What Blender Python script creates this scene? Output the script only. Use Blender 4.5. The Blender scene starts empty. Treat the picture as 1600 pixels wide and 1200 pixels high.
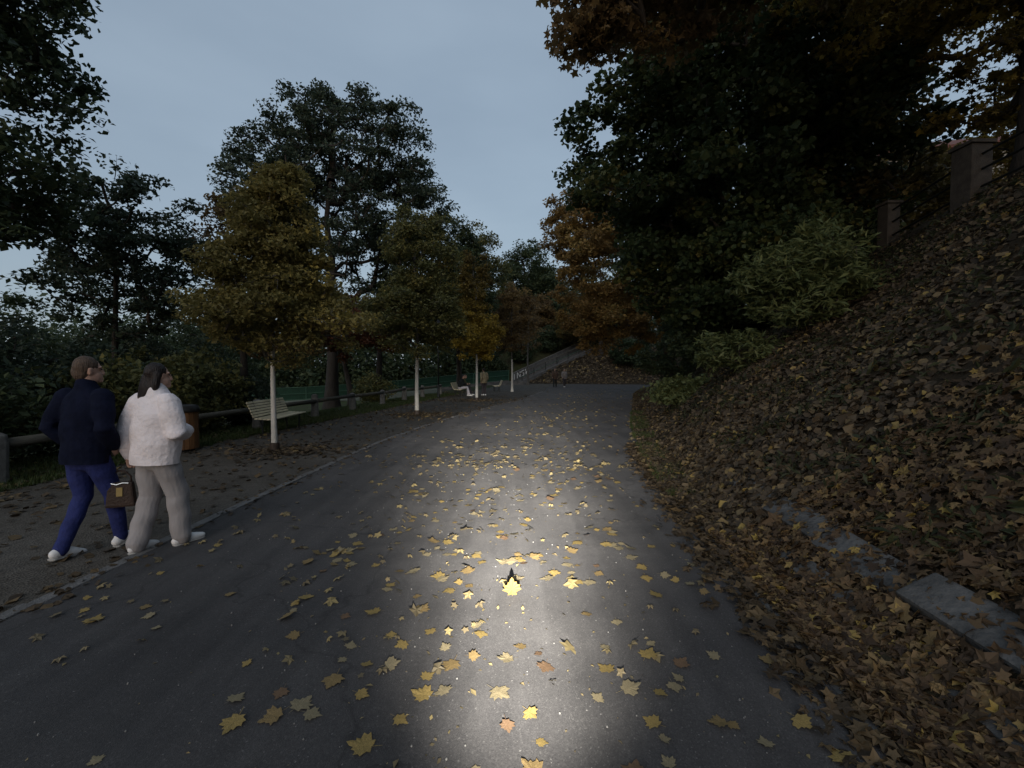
import bpy, bmesh, math, random
import numpy as np
from mathutils import Vector, Matrix

random.seed(7)
RNG = np.random.default_rng(11)
SC = bpy.context.scene
COL = SC.collection
R = math.radians

# ------------------------------------------------------------------ camera
cam = bpy.data.cameras.new("camera")
cam.sensor_width = 36.0
cam.lens = 36.0 * 680 / 1600
cam.clip_start = 0.05
cam.clip_end = 3000
co = bpy.data.objects.new("camera", cam)
COL.objects.link(co)
co.location = (0, 0, 1.65)
co.rotation_euler = (R(90 - 1.85), 0, 0)
SC.camera = co

# ------------------------------------------------------------------ dusk sky
SUN_EL, SUN_AZ = 6.0, 200.0          # the last light comes from behind the rider, low
world = bpy.data.worlds.new("World")
SC.world = world
world.use_nodes = True
nt = world.node_tree
nt.nodes.clear()
wo = nt.nodes.new("ShaderNodeOutputWorld")
bg = nt.nodes.new("ShaderNodeBackground")
sky = nt.nodes.new("ShaderNodeTexSky")
sky.sky_type = 'NISHITA'
sky.sun_disc = False
sky.sun_elevation = R(SUN_EL)
sky.sun_rotation = R(SUN_AZ)
sky.altitude = 60
sky.air_density = 1.0
sky.dust_density = 1.5
bg.inputs[1].default_value = 0.03
bg2 = nt.nodes.new("ShaderNodeBackground")      # the even cloud deck
tc = nt.nodes.new("ShaderNodeTexCoord")
nz = nt.nodes.new("ShaderNodeTexNoise")
nz.inputs["Scale"].default_value = 1.6
nz.inputs["Detail"].default_value = 4
mp = nt.nodes.new("ShaderNodeMapping")
mp.inputs["Scale"].default_value = (1, 1, 3.0)
nt.links.new(tc.outputs["Generated"], mp.inputs[0])
nt.links.new(mp.outputs[0], nz.inputs["Vector"])
rp = nt.nodes.new("ShaderNodeValToRGB")
rp.color_ramp.elements[0].position = 0.3
rp.color_ramp.elements[0].color = (0.186, 0.240, 0.310, 1)
rp.color_ramp.elements[1].position = 0.72
rp.color_ramp.elements[1].color = (0.246, 0.308, 0.382, 1)
nt.links.new(nz.outputs["Fac"], rp.inputs[0])
nt.links.new(rp.outputs[0], bg2.inputs[0])
bg2.inputs[1].default_value = 0.93
add = nt.nodes.new("ShaderNodeAddShader")
nt.links.new(sky.outputs[0], bg.inputs[0])
nt.links.new(bg.outputs[0], add.inputs[0])
nt.links.new(bg2.outputs[0], add.inputs[1])
nt.links.new(add.outputs[0], wo.inputs[0])

sl = bpy.data.lights.new("sun", 'SUN')
sl.energy = 0.65
sl.angle = R(60)
sl.color = (1.0, 0.93, 0.88)
so = bpy.data.objects.new("sun", sl)
COL.objects.link(so)
so.rotation_euler = (R(90 - 28), 0, R(-12))

# the rider's lit bicycle headlight, low in front of the camera
hl = bpy.data.lights.new("bicycle_headlight", 'SPOT')
hl.energy = 17000
hl.spot_size = R(76)
hl.spot_blend = 0.4
hl.shadow_soft_size = 0.012
hl.color = (1.0, 0.95, 0.86)
ho = bpy.data.objects.new("bicycle_headlight", hl)
COL.objects.link(ho)
ho.location = (0.02, 0.25, 0.98)
ho.rotation_euler = (R(90), 0, R(-0.6))
# the headlight's reflector: most light just under the horizontal, fading downwards and to the sides
hl.use_nodes = True
lt = hl.node_tree
LN = lt.nodes.new; LL = lt.links.new
em = [n for n in lt.nodes if n.type == 'EMISSION'][0]
ltc = LN("ShaderNodeTexCoord"); lsp = LN("ShaderNodeSeparateXYZ"); LL(ltc.outputs["Normal"], lsp.inputs[0])
def lmath(op, a, b=None):
    n = LN("ShaderNodeMath"); n.operation = op
    for i, v in enumerate((a, b)):
        if v is None: continue
        if isinstance(v, (int, float)): n.inputs[i].default_value = v
        else: LL(v, n.inputs[i])
    return n.outputs[0]
az = lmath('ABSOLUTE', lsp.outputs[2])
down = lmath('MULTIPLY', lmath('DIVIDE', lsp.outputs[1], az), -1.0)
sidew = lmath('DIVIDE', lsp.outputs[0], az)
vr = LN("ShaderNodeValToRGB"); vr.color_ramp.interpolation = 'EASE'
ve = vr.color_ramp.elements
prof = [(-.04, 0.0), (.0, .14), (.03, .6), (.062, .80), (.112, .68), (.17, .56), (.254, .37), (.37, .16), (.50, .088), (.66, .045), (.9, .02)]
while len(ve) < len(prof): ve.new(.5)
for e_, (p_, v_) in zip(ve, prof): e_.position = p_ + .04; e_.color = (v_, v_, v_, 1)
LL(lmath('ADD', down, .04), vr.inputs[0])
gau = lmath('EXPONENT', lmath('MULTIPLY', lmath('POWER', lmath('ABSOLUTE', lmath('DIVIDE', sidew, .208)), 2.0), -1.0))
LL(lmath('MULTIPLY', vr.outputs[0], gau), em.inputs["Strength"])

SC.view_settings.view_transform = 'Standard'
SC.view_settings.look = 'None'
SC.view_settings.exposure = 0.38
SC.view_settings.gamma = 1.0
SC.view_settings.use_curve_mapping = False
SC.cycles.max_bounces = 6
SC.cycles.transparent_max_bounces = 4
SC.cycles.use_denoising = True

# ------------------------------------------------------------------ helpers
def link(o, parent=None):
    COL.objects.link(o)
    if parent is not None:
        o.parent = parent
    return o

def tag(o, label=None, cat=None, group=None, kind=None):
    if label: o["label"] = label
    if cat: o["category"] = cat
    if group: o["group"] = group
    if kind: o["kind"] = kind
    return o

def empty(name, loc, rz=0.0, label=None, cat=None, group=None):
    o = bpy.data.objects.new(name, None)
    o.empty_display_size = 0.2
    o.location = loc
    o.rotation_euler = (0, 0, rz)
    link(o)
    return tag(o, label, cat, group)

def np_mesh(name, verts, faces, mat=None, tint=None, smooth=False):
    """verts (N,3), faces (M,k) one k for all, or list of such arrays"""
    if not isinstance(faces, list):
        faces = [faces]
    faces = [np.asarray(f, dtype=np.int32) for f in faces if len(f)]
    me = bpy.data.meshes.new(name)
    verts = np.asarray(verts, dtype=np.float32)
    me.vertices.add(len(verts))
    me.vertices.foreach_set("co", verts.ravel())
    loops = np.concatenate([f.ravel() for f in faces])
    tot = np.concatenate([np.full(len(f), f.shape[1], dtype=np.int32) for f in faces])
    start = np.concatenate([[0], np.cumsum(tot)[:-1]]).astype(np.int32)
    me.loops.add(len(loops))
    me.loops.foreach_set("vertex_index", loops)
    me.polygons.add(len(tot))
    me.polygons.foreach_set("loop_start", start)
    me.update(calc_edges=True)
    if tint is not None:
        a = me.attributes.new("tint", 'FLOAT', 'FACE')
        a.data.foreach_set("value", np.asarray(tint, dtype=np.float32))
    me.polygons.foreach_set("use_smooth", np.full(len(tot), smooth))
    if mat: me.materials.append(mat)
    return me

def np_obj(name, verts, faces, mat, parent=None, tint=None, smooth=False):
    return link(bpy.data.objects.new(name, np_mesh(name, verts, faces, mat, tint, smooth)), parent)

class MB:
    """collects simple solids, then links them as one object"""
    def __init__(s): s.v = []; s.f = []; s.n = 0
    def _add(s, v, f):
        s.v.append(np.asarray(v, float)); s.f += [tuple(i + s.n for i in q) for q in f]; s.n += len(v)
    def box(s, c, d, rz=0.0, rx=0.0, ry=0.0):
        h = np.array(d, float) / 2
        m = np.array(Matrix.Rotation(rz, 3, 'Z') @ Matrix.Rotation(ry, 3, 'Y') @ Matrix.Rotation(rx, 3, 'X'))
        p = np.array([[x, y, z] for x in (-1, 1) for y in (-1, 1) for z in (-1, 1)]) * h
        p = p @ m.T + np.array(c)
        s._add(p, [(0, 1, 3, 2), (4, 6, 7, 5), (0, 4, 5, 1), (2, 3, 7, 6), (0, 2, 6, 4), (1, 5, 7, 3)])
        return s
    def tube(s, pts, rad, n=8):
        pts = [Vector(p) for p in pts]
        if not hasattr(rad, '__len__'): rad = [rad] * len(pts)
        V = []; F = []
        for i, p in enumerate(pts):
            t = (pts[min(i + 1, len(pts) - 1)] - pts[max(i - 1, 0)]).normalized()
            a = Vector((0, 0, 1)) if abs(t.z) < .9 else Vector((1, 0, 0))
            u = t.cross(a).normalized(); w = t.cross(u)
            for k in range(n):
                an = 2 * math.pi * k / n
                V.append(p + (u * math.cos(an) + w * math.sin(an)) * rad[i])
        for i in range(len(pts) - 1):
            for k in range(n):
                F.append((i * n + k, i * n + (k + 1) % n, (i + 1) * n + (k + 1) % n, (i + 1) * n + k))
        F.append(tuple(range(n))[::-1]); F.append(tuple((len(pts) - 1) * n + k for k in range(n)))
        s._add([tuple(v) for v in V], F)
        return s
    def lathe(s, prof, c=(0, 0, 0), n=20, sx=1, sy=1):
        V = [(c[0] + r * sx * math.cos(2 * math.pi * k / n), c[1] + r * sy * math.sin(2 * math.pi * k / n), c[2] + z) for r, z in prof for k in range(n)]
        F = [(i * n + k, i * n + (k + 1) % n, (i + 1) * n + (k + 1) % n, (i + 1) * n + k) for i in range(len(prof) - 1) for k in range(n)]
        F.append(tuple(range(n))[::-1]); F.append(tuple((len(prof) - 1) * n + k for k in range(n)))
        s._add(V, F)
        return s
    def poly(s, V, F): s._add(V, F); return s
    def mesh(s, name, mat, smooth=False, bevel=0.0):
        me = bpy.data.meshes.new(name)
        me.from_pydata([tuple(p) for p in np.concatenate(s.v)], [], s.f)
        if bevel:
            bm = bmesh.new(); bm.from_mesh(me)
            bmesh.ops.bevel(bm, geom=[e for e in bm.edges if e.calc_face_angle(0) > .6], offset=bevel, segments=2, affect='EDGES', profile=.6)
            bm.to_mesh(me); bm.free()
        bm = bmesh.new(); bm.from_mesh(me); bmesh.ops.recalc_face_normals(bm, faces=bm.faces); bm.to_mesh(me); bm.free()
        if smooth:
            for p in me.polygons: p.use_smooth = True
        me.materials.append(mat)
        return me
    def build(s, name, mat, parent=None, smooth=False, bevel=0.0):
        return link(bpy.data.objects.new(name, s.mesh(name, mat, smooth, bevel)), parent)

def fnoise(x, y, seed=0):
    """cheap smooth noise, about -1..1"""
    r = np.random.default_rng(seed)
    z = 0
    for k in range(5):
        a, b, p = r.uniform(.4, 2.6) * (1 + k * .6), r.uniform(.4, 2.6) * (1 + k * .6), r.uniform(0, 6.28)
        if r.random() < .5: a = -a
        z = z + np.sin(a * x + b * y + p) / (1 + .5 * k)
    return z / 2.6

# ------------------------------------------------------------------ materials
def new_mat(name):
    m = bpy.data.materials.new(name); m.use_nodes = True
    return m, m.node_tree, m.node_tree.nodes["Principled BSDF"]

def mat(name, col, rough=.75, var=.25, scale=8.0, bump=0.0, bscale=60.0, spec=.3, metal=0.0, col2=None, stretch=(1, 1, 1)):
    m, t, b = new_mat(name)
    tcn = t.nodes.new("ShaderNodeTexCoord")
    mpn = t.nodes.new("ShaderNodeMapping"); mpn.inputs["Scale"].default_value = stretch
    t.links.new(tcn.outputs["Object"], mpn.inputs[0])
    n = t.nodes.new("ShaderNodeTexNoise"); n.inputs["Scale"].default_value = scale; n.inputs["Detail"].default_value = 5; n.inputs["Roughness"].default_value = .65
    t.links.new(mpn.outputs[0], n.inputs["Vector"])
    r = t.nodes.new("ShaderNodeValToRGB")
    c2 = col2 or tuple(c * (1 + var) for c in col)
    c1 = tuple(c * (1 - var) for c in col) if col2 is None else col
    r.color_ramp.elements[0].position = .3; r.color_ramp.elements[0].color = (*c1, 1)
    r.color_ramp.elements[1].position = .7; r.color_ramp.elements[1].color = (*c2, 1)
    t.links.new(n.outputs["Fac"], r.inputs[0])
    t.links.new(r.outputs[0], b.inputs["Base Color"])
    b.inputs["Roughness"].default_value = rough
    b.inputs["Specular IOR Level"].default_value = spec
    b.inputs["Metallic"].default_value = metal
    if bump:
        n2 = t.nodes.new("ShaderNodeTexNoise"); n2.inputs["Scale"].default_value = bscale; n2.inputs["Detail"].default_value = 4
        t.links.new(mpn.outputs[0], n2.inputs["Vector"])
        bn = t.nodes.new("ShaderNodeBump"); bn.inputs["Strength"].default_value = bump; bn.inputs["Distance"].default_value = .02
        t.links.new(n2.outputs["Fac"], bn.inputs["Height"])
        t.links.new(bn.outputs[0], b.inputs["Normal"])
    return m

def leaf_mat(name, stops, transl=.3, rough=.55):
    m = bpy.data.materials.new(name); m.use_nodes = True
    t = m.node_tree; t.nodes.clear()
    o = t.nodes.new("ShaderNodeOutputMaterial")
    a = t.nodes.new("ShaderNodeAttribute"); a.attribute_name = "tint"
    r = t.nodes.new("ShaderNodeValToRGB")
    el = r.color_ramp.elements
    while len(el) < len(stops): el.new(.5)
    for e, (p, c) in zip(el, stops): e.position = p; e.color = (*c, 1)
    t.links.new(a.outputs["Fac"], r.inputs[0])
    b = t.nodes.new("ShaderNodeBsdfPrincipled"); b.inputs["Roughness"].default_value = rough; b.inputs["Specular IOR Level"].default_value = .25
    tr = t.nodes.new("ShaderNodeBsdfTranslucent")
    mx = t.nodes.new("ShaderNodeMixShader"); mx.inputs[0].default_value = transl
    t.links.new(r.outputs[0], b.inputs["Base Color"]); t.links.new(r.outputs[0], tr.inputs[0])
    t.links.new(b.outputs[0], mx.inputs[1]); t.links.new(tr.outputs[0], mx.inputs[2]); t.links.new(mx.outputs[0], o.inputs[0])
    return m

LM = {
 'green': leaf_mat('leaf_dark_green', [(0, (.030, .046, .024)), (.6, (.048, .070, .034)), (1, (.082, .10, .044))]),
 'greenblue': leaf_mat('leaf_cool_green', [(0, (.032, .048, .034)), (.6, (.052, .072, .046)), (1, (.078, .098, .056))]),
 'maple': leaf_mat('leaf_maple_turning', [(0, (.028, .044, .020)), (.55, (.044, .066, .026)), (.85, (.08, .09, .03)), (1, (.14, .115, .03))]),
 'linden': leaf_mat('leaf_linden_autumn', [(0, (.11, .098, .036)), (.4, (.165, .145, .050)), (.75, (.25, .205, .065)), (1, (.46, .35, .08))], transl=.42),
 'lindengreen': leaf_mat('leaf_linden_green', [(0, (.075, .085, .033)), (.5, (.12, .123, .045)), (.85, (.20, .175, .055)), (1, (.32, .25, .065))]),
 'gold': leaf_mat('leaf_gold', [(0, (.10, .074, .026)), (.5, (.19, .14, .036)), (1, (.46, .33, .055))], transl=.42),
 'brown': leaf_mat('leaf_brown', [(0, (.095, .064, .032)), (.5, (.155, .104, .047)), (1, (.24, .165, .06))], transl=.42),
 'orange': leaf_mat('leaf_orange_brown', [(0, (.14, .092, .040)), (.5, (.25, .165, .062)), (.85, (.34, .235, .075)), (1, (.20, .19, .065))], transl=.42),
 'red': leaf_mat('leaf_red_brown', [(0, (.065, .026, .014)), (.6, (.12, .045, .02)), (1, (.18, .085, .025))]),
 'ochre': leaf_mat('leaf_ochre', [(0, (.065, .055, .022)), (.5, (.12, .095, .034)), (1, (.22, .16, .045))], transl=.42),
 'lime': leaf_mat('leaf_light_green', [(0, (.08, .105, .042)), (.6, (.125, .15, .06)), (1, (.18, .19, .075))]),
 'litter': leaf_mat('leaf_litter_dry', [(0, (.032, .025, .017)), (.4, (.068, .050, .032)), (.75, (.108, .080, .050)), (.95, (.175, .128, .066)), (1, (.30, .215, .065))], transl=.1, rough=.65),
 'litterwarm': leaf_mat('leaf_litter_rust', [(0, (.035, .023, .015)), (.4, (.082, .052, .028)), (.75, (.135, .088, .044)), (.95, (.20, .135, .06)), (1, (.32, .225, .06))], transl=.1, rough=.65),
 'litterdark': leaf_mat('leaf_litter_damp', [(0, (.03, .022, .014)), (.5, (.065, .045, .025)), (1, (.13, .09, .045))], transl=.1, rough=.6),
 'weed': leaf_mat('leaf_weed', [(0, (.03, .036, .018)), (.6, (.055, .062, .028)), (1, (.10, .10, .045))]),
 'grass': leaf_mat('grass_blade', [(0, (.03, .045, .014)), (.6, (.05, .075, .02)), (1, (.09, .10, .035))], transl=.2),
 'pale': leaf_mat('leaf_road_pale', [(0, (.11, .09, .055)), (.5, (.19, .15, .085)), (1, (.28, .22, .10))], transl=.15),
}
M = {}
M['bark'] = mat('bark_dark', (.045, .038, .032), .9, .4, 10, .8, 40, stretch=(1, 1, .25))
M['bark_grey'] = mat('bark_grey', (.085, .078, .068), .9, .35, 12, .6, 50, stretch=(1, 1, .25))
M['limewash'] = mat('limewash_bark', (.46, .445, .41), .9, .18, 9, .5, 55, stretch=(1, 1, .3))
M['guard'] = mat('black_trunk_guard', (.035, .025, .02), .6, .3, 12)
M['wood_pale'] = mat('painted_slat', (.62, .54, .37), .6, .2, 6, .2, 60, stretch=(1, .15, 1))
M['iron'] = mat('dark_iron', (.02, .022, .022), .5, .3, 20, metal=.4)
M['rail_wood'] = mat('weathered_rail', (.085, .078, .062), .85, .35, 5, .5, 40, stretch=(1, .2, 1))
M['stone'] = mat('granite_post', (.13, .125, .115), .85, .3, 14, .5, 80)
M['concrete'] = mat('concrete', (.135, .13, .125), .9, .25, 3, .3, 60)
M['concrete_dark'] = mat('concrete_stained', (.095, .093, .092), .9, .35, 2.5, .3, 60)
M['kerb'] = mat('kerb_stone', (.13, .125, .12), .85, .3, 9, .6, 60)
M['edging'] = mat('edging_slab', (.085, .083, .08), .85, .45, 5, .8, 28)
M['bin_wood'] = mat('bin_wood', (.13, .062, .025), .6, .3, 9, .3, 50, stretch=(1, 1, .15))
M['black'] = mat('black_plastic', (.018, .018, .018), .45, .2, 12)
M['green_mesh'] = mat('green_court_mesh', (.010, .040, .024), .6, .3, 5)
M['green_rail'] = mat('green_painted_tube', (.05, .11, .075), .5, .2, 5)
M['court'] = mat('court_board', (.14, .17, .155), .8, .2, 3)
M['white_paint'] = mat('white_spray_paint', (.62, .62, .60), .8, .12, 8)
M['roof'] = mat('clay_roof_tile', (.13, .05, .036), .8, .3, 12, .4, 30)
M['render'] = mat('grey_house_render', (.30, .28, .25), .9, .15, 2, .2, 40)
M['winglass'] = mat('window_glass', (.02, .024, .03), .12, .1, 2, spec=.5)
M['winframe'] = mat('window_frame', (.4, .39, .37), .5, .1, 4)
M['pillar'] = mat('brick_pillar_plaster', (.055, .046, .038), .9, .35, 6, .5, 40)
M['grit'] = mat('pale_grit', (.20, .195, .185), .7, .3, 30)
# clothing
M['navy'] = mat('navy_nylon', (.006, .008, .020), .9, .3, 12, .4, 22, spec=.08)
M['blue'] = mat('blue_denim', (.018, .026, .115), .85, .25, 14, .5, 30)
M['white_cloth'] = mat('white_fleece', (.74, .68, .69), .9, .06, 6, .6, 26)
M['grey_cloth'] = mat('grey_wool', (.31, .29, .29), .9, .1, 6, .6, 18, stretch=(1, 1, .4))
M['white_shoe'] = mat('white_leather', (.72, .71, .70), .55, .06, 20)
M['sole'] = mat('rubber_sole', (.33, .32, .30), .8, .1, 20)
M['skin'] = mat('skin', (.40, .245, .185), .55, .08, 9, .1, 90)
M['hair_brown'] = mat('hair_brown', (.075, .05, .035), .6, .35, 30, .7, 90, stretch=(1, 1, .15))
M['hair_dark'] = mat('hair_dark', (.014, .009, .008), .5, .4, 30, .7, 90, stretch=(1, 1, .15))
M['leather'] = mat('brown_leather', (.032, .018, .013), .5, .25, 12, .3, 60)
M['gold_patch'] = mat('ochre_patch', (.30, .215, .08), .6, .1, 8)
M['metal'] = mat('bright_chain', (.7, .7, .68), .25, .05, 5, metal=.9)
M['tan'] = mat('tan_cotton', (.24, .20, .125), .9, .12, 8, .5, 20)
M['dark_cloth'] = mat('dark_trousers', (.035, .03, .035), .9, .2, 10, .4, 20)
M['black_cloth'] = mat('black_jacket', (.010, .012, .013), .85, .2, 10, .4, 20)
M['pale_cloth'] = mat('pale_grey_jogger', (.42, .40, .44), .9, .12, 14, .5, 20)
M['camo'] = mat('olive_patterned_cloth', (.03, .035, .016), .9, .2, 16, .3, 20, col2=(.10, .095, .045))
M['brown_cloth'] = mat('brown_coat', (.075, .048, .036), .9, .2, 8, .4, 20)
M['greyjacket'] = mat('grey_jacket', (.17, .155, .15), .9, .2, 8, .4, 20)
M['eye'] = mat('eye_dark', (.02, .015, .012), .2, .1, 5)

# asphalt: fine aggregate, mended patches, hairline cracks
def asphalt_mat():
    m, t, b = new_mat('asphalt')
    N = t.nodes.new; L = t.links.new
    tcn = N("ShaderNodeTexCoord")
    v = N("ShaderNodeTexVoronoi"); v.inputs["Scale"].default_value = 170; L(tcn.outputs["Object"], v.inputs["Vector"])
    r1 = N("ShaderNodeValToRGB"); L(v.outputs["Color"], r1.inputs[0])
    e = r1.color_ramp.elements
    e[0].position = 0; e[0].color = (.040, .039, .040, 1); e[1].position = .8; e[1].color = (.062, .0605, .061, 1)
    x = e.new(.93); x.color = (.085, .083, .082, 1); x2 = e.new(1.0); x2.color = (.20, .195, .19, 1)
    n = N("ShaderNodeTexNoise"); n.inputs["Scale"].default_value = .55; n.inputs["Detail"].default_value = 6; n.inputs["Roughness"].default_value = .7
    L(tcn.outputs["Object"], n.inputs["Vector"])
    r2 = N("ShaderNodeValToRGB"); r2.color_ramp.elements[0].position = .3; r2.color_ramp.elements[0].color = (.66, .66, .67, 1); r2.color_ramp.elements[1].position = .7; r2.color_ramp.elements[1].color = (1.28, 1.26, 1.23, 1)
    L(n.outputs["Fac"], r2.inputs[0])
    mul = N("ShaderNodeMix"); mul.data_type = 'RGBA'; mul.blend_type = 'MULTIPLY'; mul.inputs[0].default_value = 1
    L(r1.outputs[0], mul.inputs[6]); L(r2.outputs[0], mul.inputs[7])
    # long wheel-worn streaks
    mp_ = N("ShaderNodeMapping"); mp_.inputs["Scale"].default_value = (2.2, .10, 1); L(tcn.outputs["Object"], mp_.inputs[0])
    n3 = N("ShaderNodeTexNoise"); n3.inputs["Scale"].default_value = 2.5; n3.inputs["Detail"].default_value = 5; L(mp_.outputs[0], n3.inputs["Vector"])
    r3 = N("ShaderNodeValToRGB"); r3.color_ramp.elements[0].position = .35; r3.color_ramp.elements[0].color = (.86, .86, .86, 1); r3.color_ramp.elements[1].position = .65; r3.color_ramp.elements[1].color = (1.1, 1.1, 1.1, 1)
    L(n3.outputs["Fac"], r3.inputs[0])
    mul3 = N("ShaderNodeMix"); mul3.data_type = 'RGBA'; mul3.blend_type = 'MULTIPLY'; mul3.inputs[0].default_value = 1
    L(mul.outputs[2], mul3.inputs[6]); L(r3.outputs[0], mul3.inputs[7])
    # hairline cracks
    nw = N("ShaderNodeTexNoise"); nw.inputs["Scale"].default_value = 1.4; nw.inputs["Detail"].default_value = 5; L(tcn.outputs["Object"], nw.inputs["Vector"])
    mixv = N("ShaderNodeMix"); mixv.data_type = 'RGBA'; mixv.inputs[0].default_value = .55; L(tcn.outputs["Object"], mixv.inputs[6]); L(nw.outputs["Color"], mixv.inputs[7])
    vc = N("ShaderNodeTexVoronoi"); vc.feature = 'DISTANCE_TO_EDGE'; vc.inputs["Scale"].default_value = .75; L(mixv.outputs[2], vc.inputs["Vector"])
    rc = N("ShaderNodeValToRGB"); rc.color_ramp.elements[0].position = 0; rc.color_ramp.elements[0].color = (.62, .62, .62, 1); rc.color_ramp.elements[1].position = .006; rc.color_ramp.elements[1].color = (1, 1, 1, 1)
    L(vc.outputs["Distance"], rc.inputs[0])
    mul2 = N("ShaderNodeMix"); mul2.data_type = 'RGBA'; mul2.blend_type = 'MULTIPLY'; mul2.inputs[0].default_value = .8
    L(mul3.outputs[2], mul2.inputs[6]); L(rc.outputs[0], mul2.inputs[7])
    L(mul2.outputs[2], b.inputs["Base Color"])
    rr_ = N("ShaderNodeMapRange"); rr_.inputs["From Min"].default_value = .35; rr_.inputs["From Max"].default_value = .65; rr_.inputs["To Min"].default_value = .52; rr_.inputs["To Max"].default_value = .88
    L(n.outputs["Fac"], rr_.inputs["Value"]); L(rr_.outputs[0], b.inputs["Roughness"])
    b.inputs["Diffuse Roughness"].default_value = 1.0
    b.inputs["Specular IOR Level"].default_value = .2
    bn = N("ShaderNodeBump"); bn.inputs["Strength"].default_value = .55; bn.inputs["Distance"].default_value = .007
    nb = N("ShaderNodeTexNoise"); nb.inputs["Scale"].default_value = 240; nb.inputs["Detail"].default_value = 3; L(tcn.outputs["Object"], nb.inputs["Vector"])
    L(nb.outputs["Fac"], bn.inputs["Height"]); L(bn.outputs[0], b.inputs["Normal"])
    return m
M['asphalt'] = asphalt_mat()

def gravel_mat():
    m, t, b = new_mat('fine_gravel')
    N = t.nodes.new; L = t.links.new
    tcn = N("ShaderNodeTexCoord")
    v = N("ShaderNodeTexVoronoi"); v.inputs["Scale"].default_value = 60; L(tcn.outputs["Object"], v.inputs["Vector"])
    r1 = N("ShaderNodeValToRGB"); L(v.outputs["Color"], r1.inputs[0])
    r1.color_ramp.elements[0].color = (.055, .05, .044, 1); r1.color_ramp.elements[1].color = (.135, .125, .11, 1)
    n = N("ShaderNodeTexNoise"); n.inputs["Scale"].default_value = .9; n.inputs["Detail"].default_value = 7; n.inputs["Roughness"].default_value = .7
    L(tcn.outputs["Object"], n.inputs["Vector"])
    r2 = N("ShaderNodeValToRGB"); r2.color_ramp.elements[0].position = .3; r2.color_ramp.elements[0].color = (.6, .56, .5, 1); r2.color_ramp.elements[1].position = .7; r2.color_ramp.elements[1].color = (1.15, 1.12, 1.1, 1)
    L(n.outputs["Fac"], r2.inputs[0])
    mul = N("ShaderNodeMix"); mul.data_type = 'RGBA'; mul.blend_type = 'MULTIPLY'; mul.inputs[0].default_value = 1
    L(r1.outputs[0], mul.inputs[6]); L(r2.outputs[0], mul.inputs[7]); L(mul.outputs[2], b.inputs["Base Color"])
    b.inputs["Roughness"].default_value = .92; b.inputs["Specular IOR Level"].default_value = .2
    bn = N("ShaderNodeBump"); bn.inputs["Strength"].default_value = .7; bn.inputs["Distance"].default_value = .012
    L(v.outputs["Distance"], bn.inputs["Height"]); L(bn.outputs[0], b.inputs["Normal"])
    return m
M['gravel'] = gravel_mat()

def ground_mat():
    m, t, b = new_mat('soil_and_turf')
    N = t.nodes.new; L = t.links.new
    tcn = N("ShaderNodeTexCoord")
    a = N("ShaderNodeAttribute"); a.attribute_name = "turf"
    n = N("ShaderNodeTexNoise"); n.inputs["Scale"].default_value = 3.5; n.inputs["Detail"].default_value = 9; n.inputs["Roughness"].default_value = .75
    L(tcn.outputs["Object"], n.inputs["Vector"])
    rs = N("ShaderNodeValToRGB"); rs.color_ramp.elements[0].position = .3; rs.color_ramp.elements[0].color = (.022, .017, .011, 1); rs.color_ramp.elements[1].position = .72; rs.color_ramp.elements[1].color = (.06, .045, .029, 1)
    rg = N("ShaderNodeValToRGB"); rg.color_ramp.elements[0].position = .3; rg.color_ramp.elements[0].color = (.025, .036, .012, 1); rg.color_ramp.elements[1].position = .72; rg.color_ramp.elements[1].color = (.055, .07, .022, 1)
    L(n.outputs["Fac"], rs.inputs[0]); L(n.outputs["Fac"], rg.inputs[0])
    mx = N("ShaderNodeMix"); mx.data_type = 'RGBA'
    L(a.outputs["Fac"], mx.inputs[0]); L(rs.outputs[0], mx.inputs[6]); L(rg.outputs[0], mx.inputs[7]); L(mx.outputs[2], b.inputs["Base Color"])
    b.inputs["Roughness"].default_value = .95; b.inputs["Specular IOR Level"].default_value = .15
    bn = N("ShaderNodeBump"); bn.inputs["Strength"].default_value = .8; bn.inputs["Distance"].default_value = .04
    n2 = N("ShaderNodeTexNoise"); n2.inputs["Scale"].default_value = 25; n2.inputs["Detail"].default_value = 5; L(tcn.outputs["Object"], n2.inputs["Vector"])
    L(n2.outputs["Fac"], bn.inputs["Height"]); L(bn.outputs[0], b.inputs["Normal"])
    return m
M['ground'] = ground_mat()

# ------------------------------------------------------------------ the lie of the land
_RY = [-30, 0, 2, 3.3, 4.1, 6.2, 8.2, 12.2, 18, 24, 30, 38, 46, 54, 62, 120]
_RX = [1.5, 1.5, 1.56, 1.70, 1.80, 2.08, 2.40, 3.3, 4.9, 6.6, 8.3, 11.2, 15.5, 22, 34, 130]
_LY = [-30, 0, 5, 8.8, 11.9, 15, 19, 26.7, 34, 41, 47, 52, 58, 120]
_LX = [-3.42, -3.4, -3.25, -3.08, -2.7, -2.05, -1.0, 1.1, 2.6, 3.3, 4.6, 8, 20, 120]
def smooth_interp(y, ys, xs):
    y = np.asarray(y, float)
    k = [-.9, -.45, 0, .45, .9]
    return sum(np.interp(y + d * np.clip(np.abs(y) * .12, .2, 2), ys, xs) for d in k) / len(k)
def XR(y): return smooth_interp(y, _RY, _RX)
def XL(y): return smooth_interp(y, _LY, _LX)
def sstep(a, b, x):
    t = np.clip((x - a) / (b - a), 0, 1); return t * t * (3 - 2 * t)
def GE(y): return np.interp(y, [-10, 6, 10, 12.9, 18, 24, 30, 46], [-7.1, -6.9, -6.6, -6.15, -5.4, -4.6, -3.6, -1.2])   # outer edge of the gravel
BANK = .83
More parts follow.
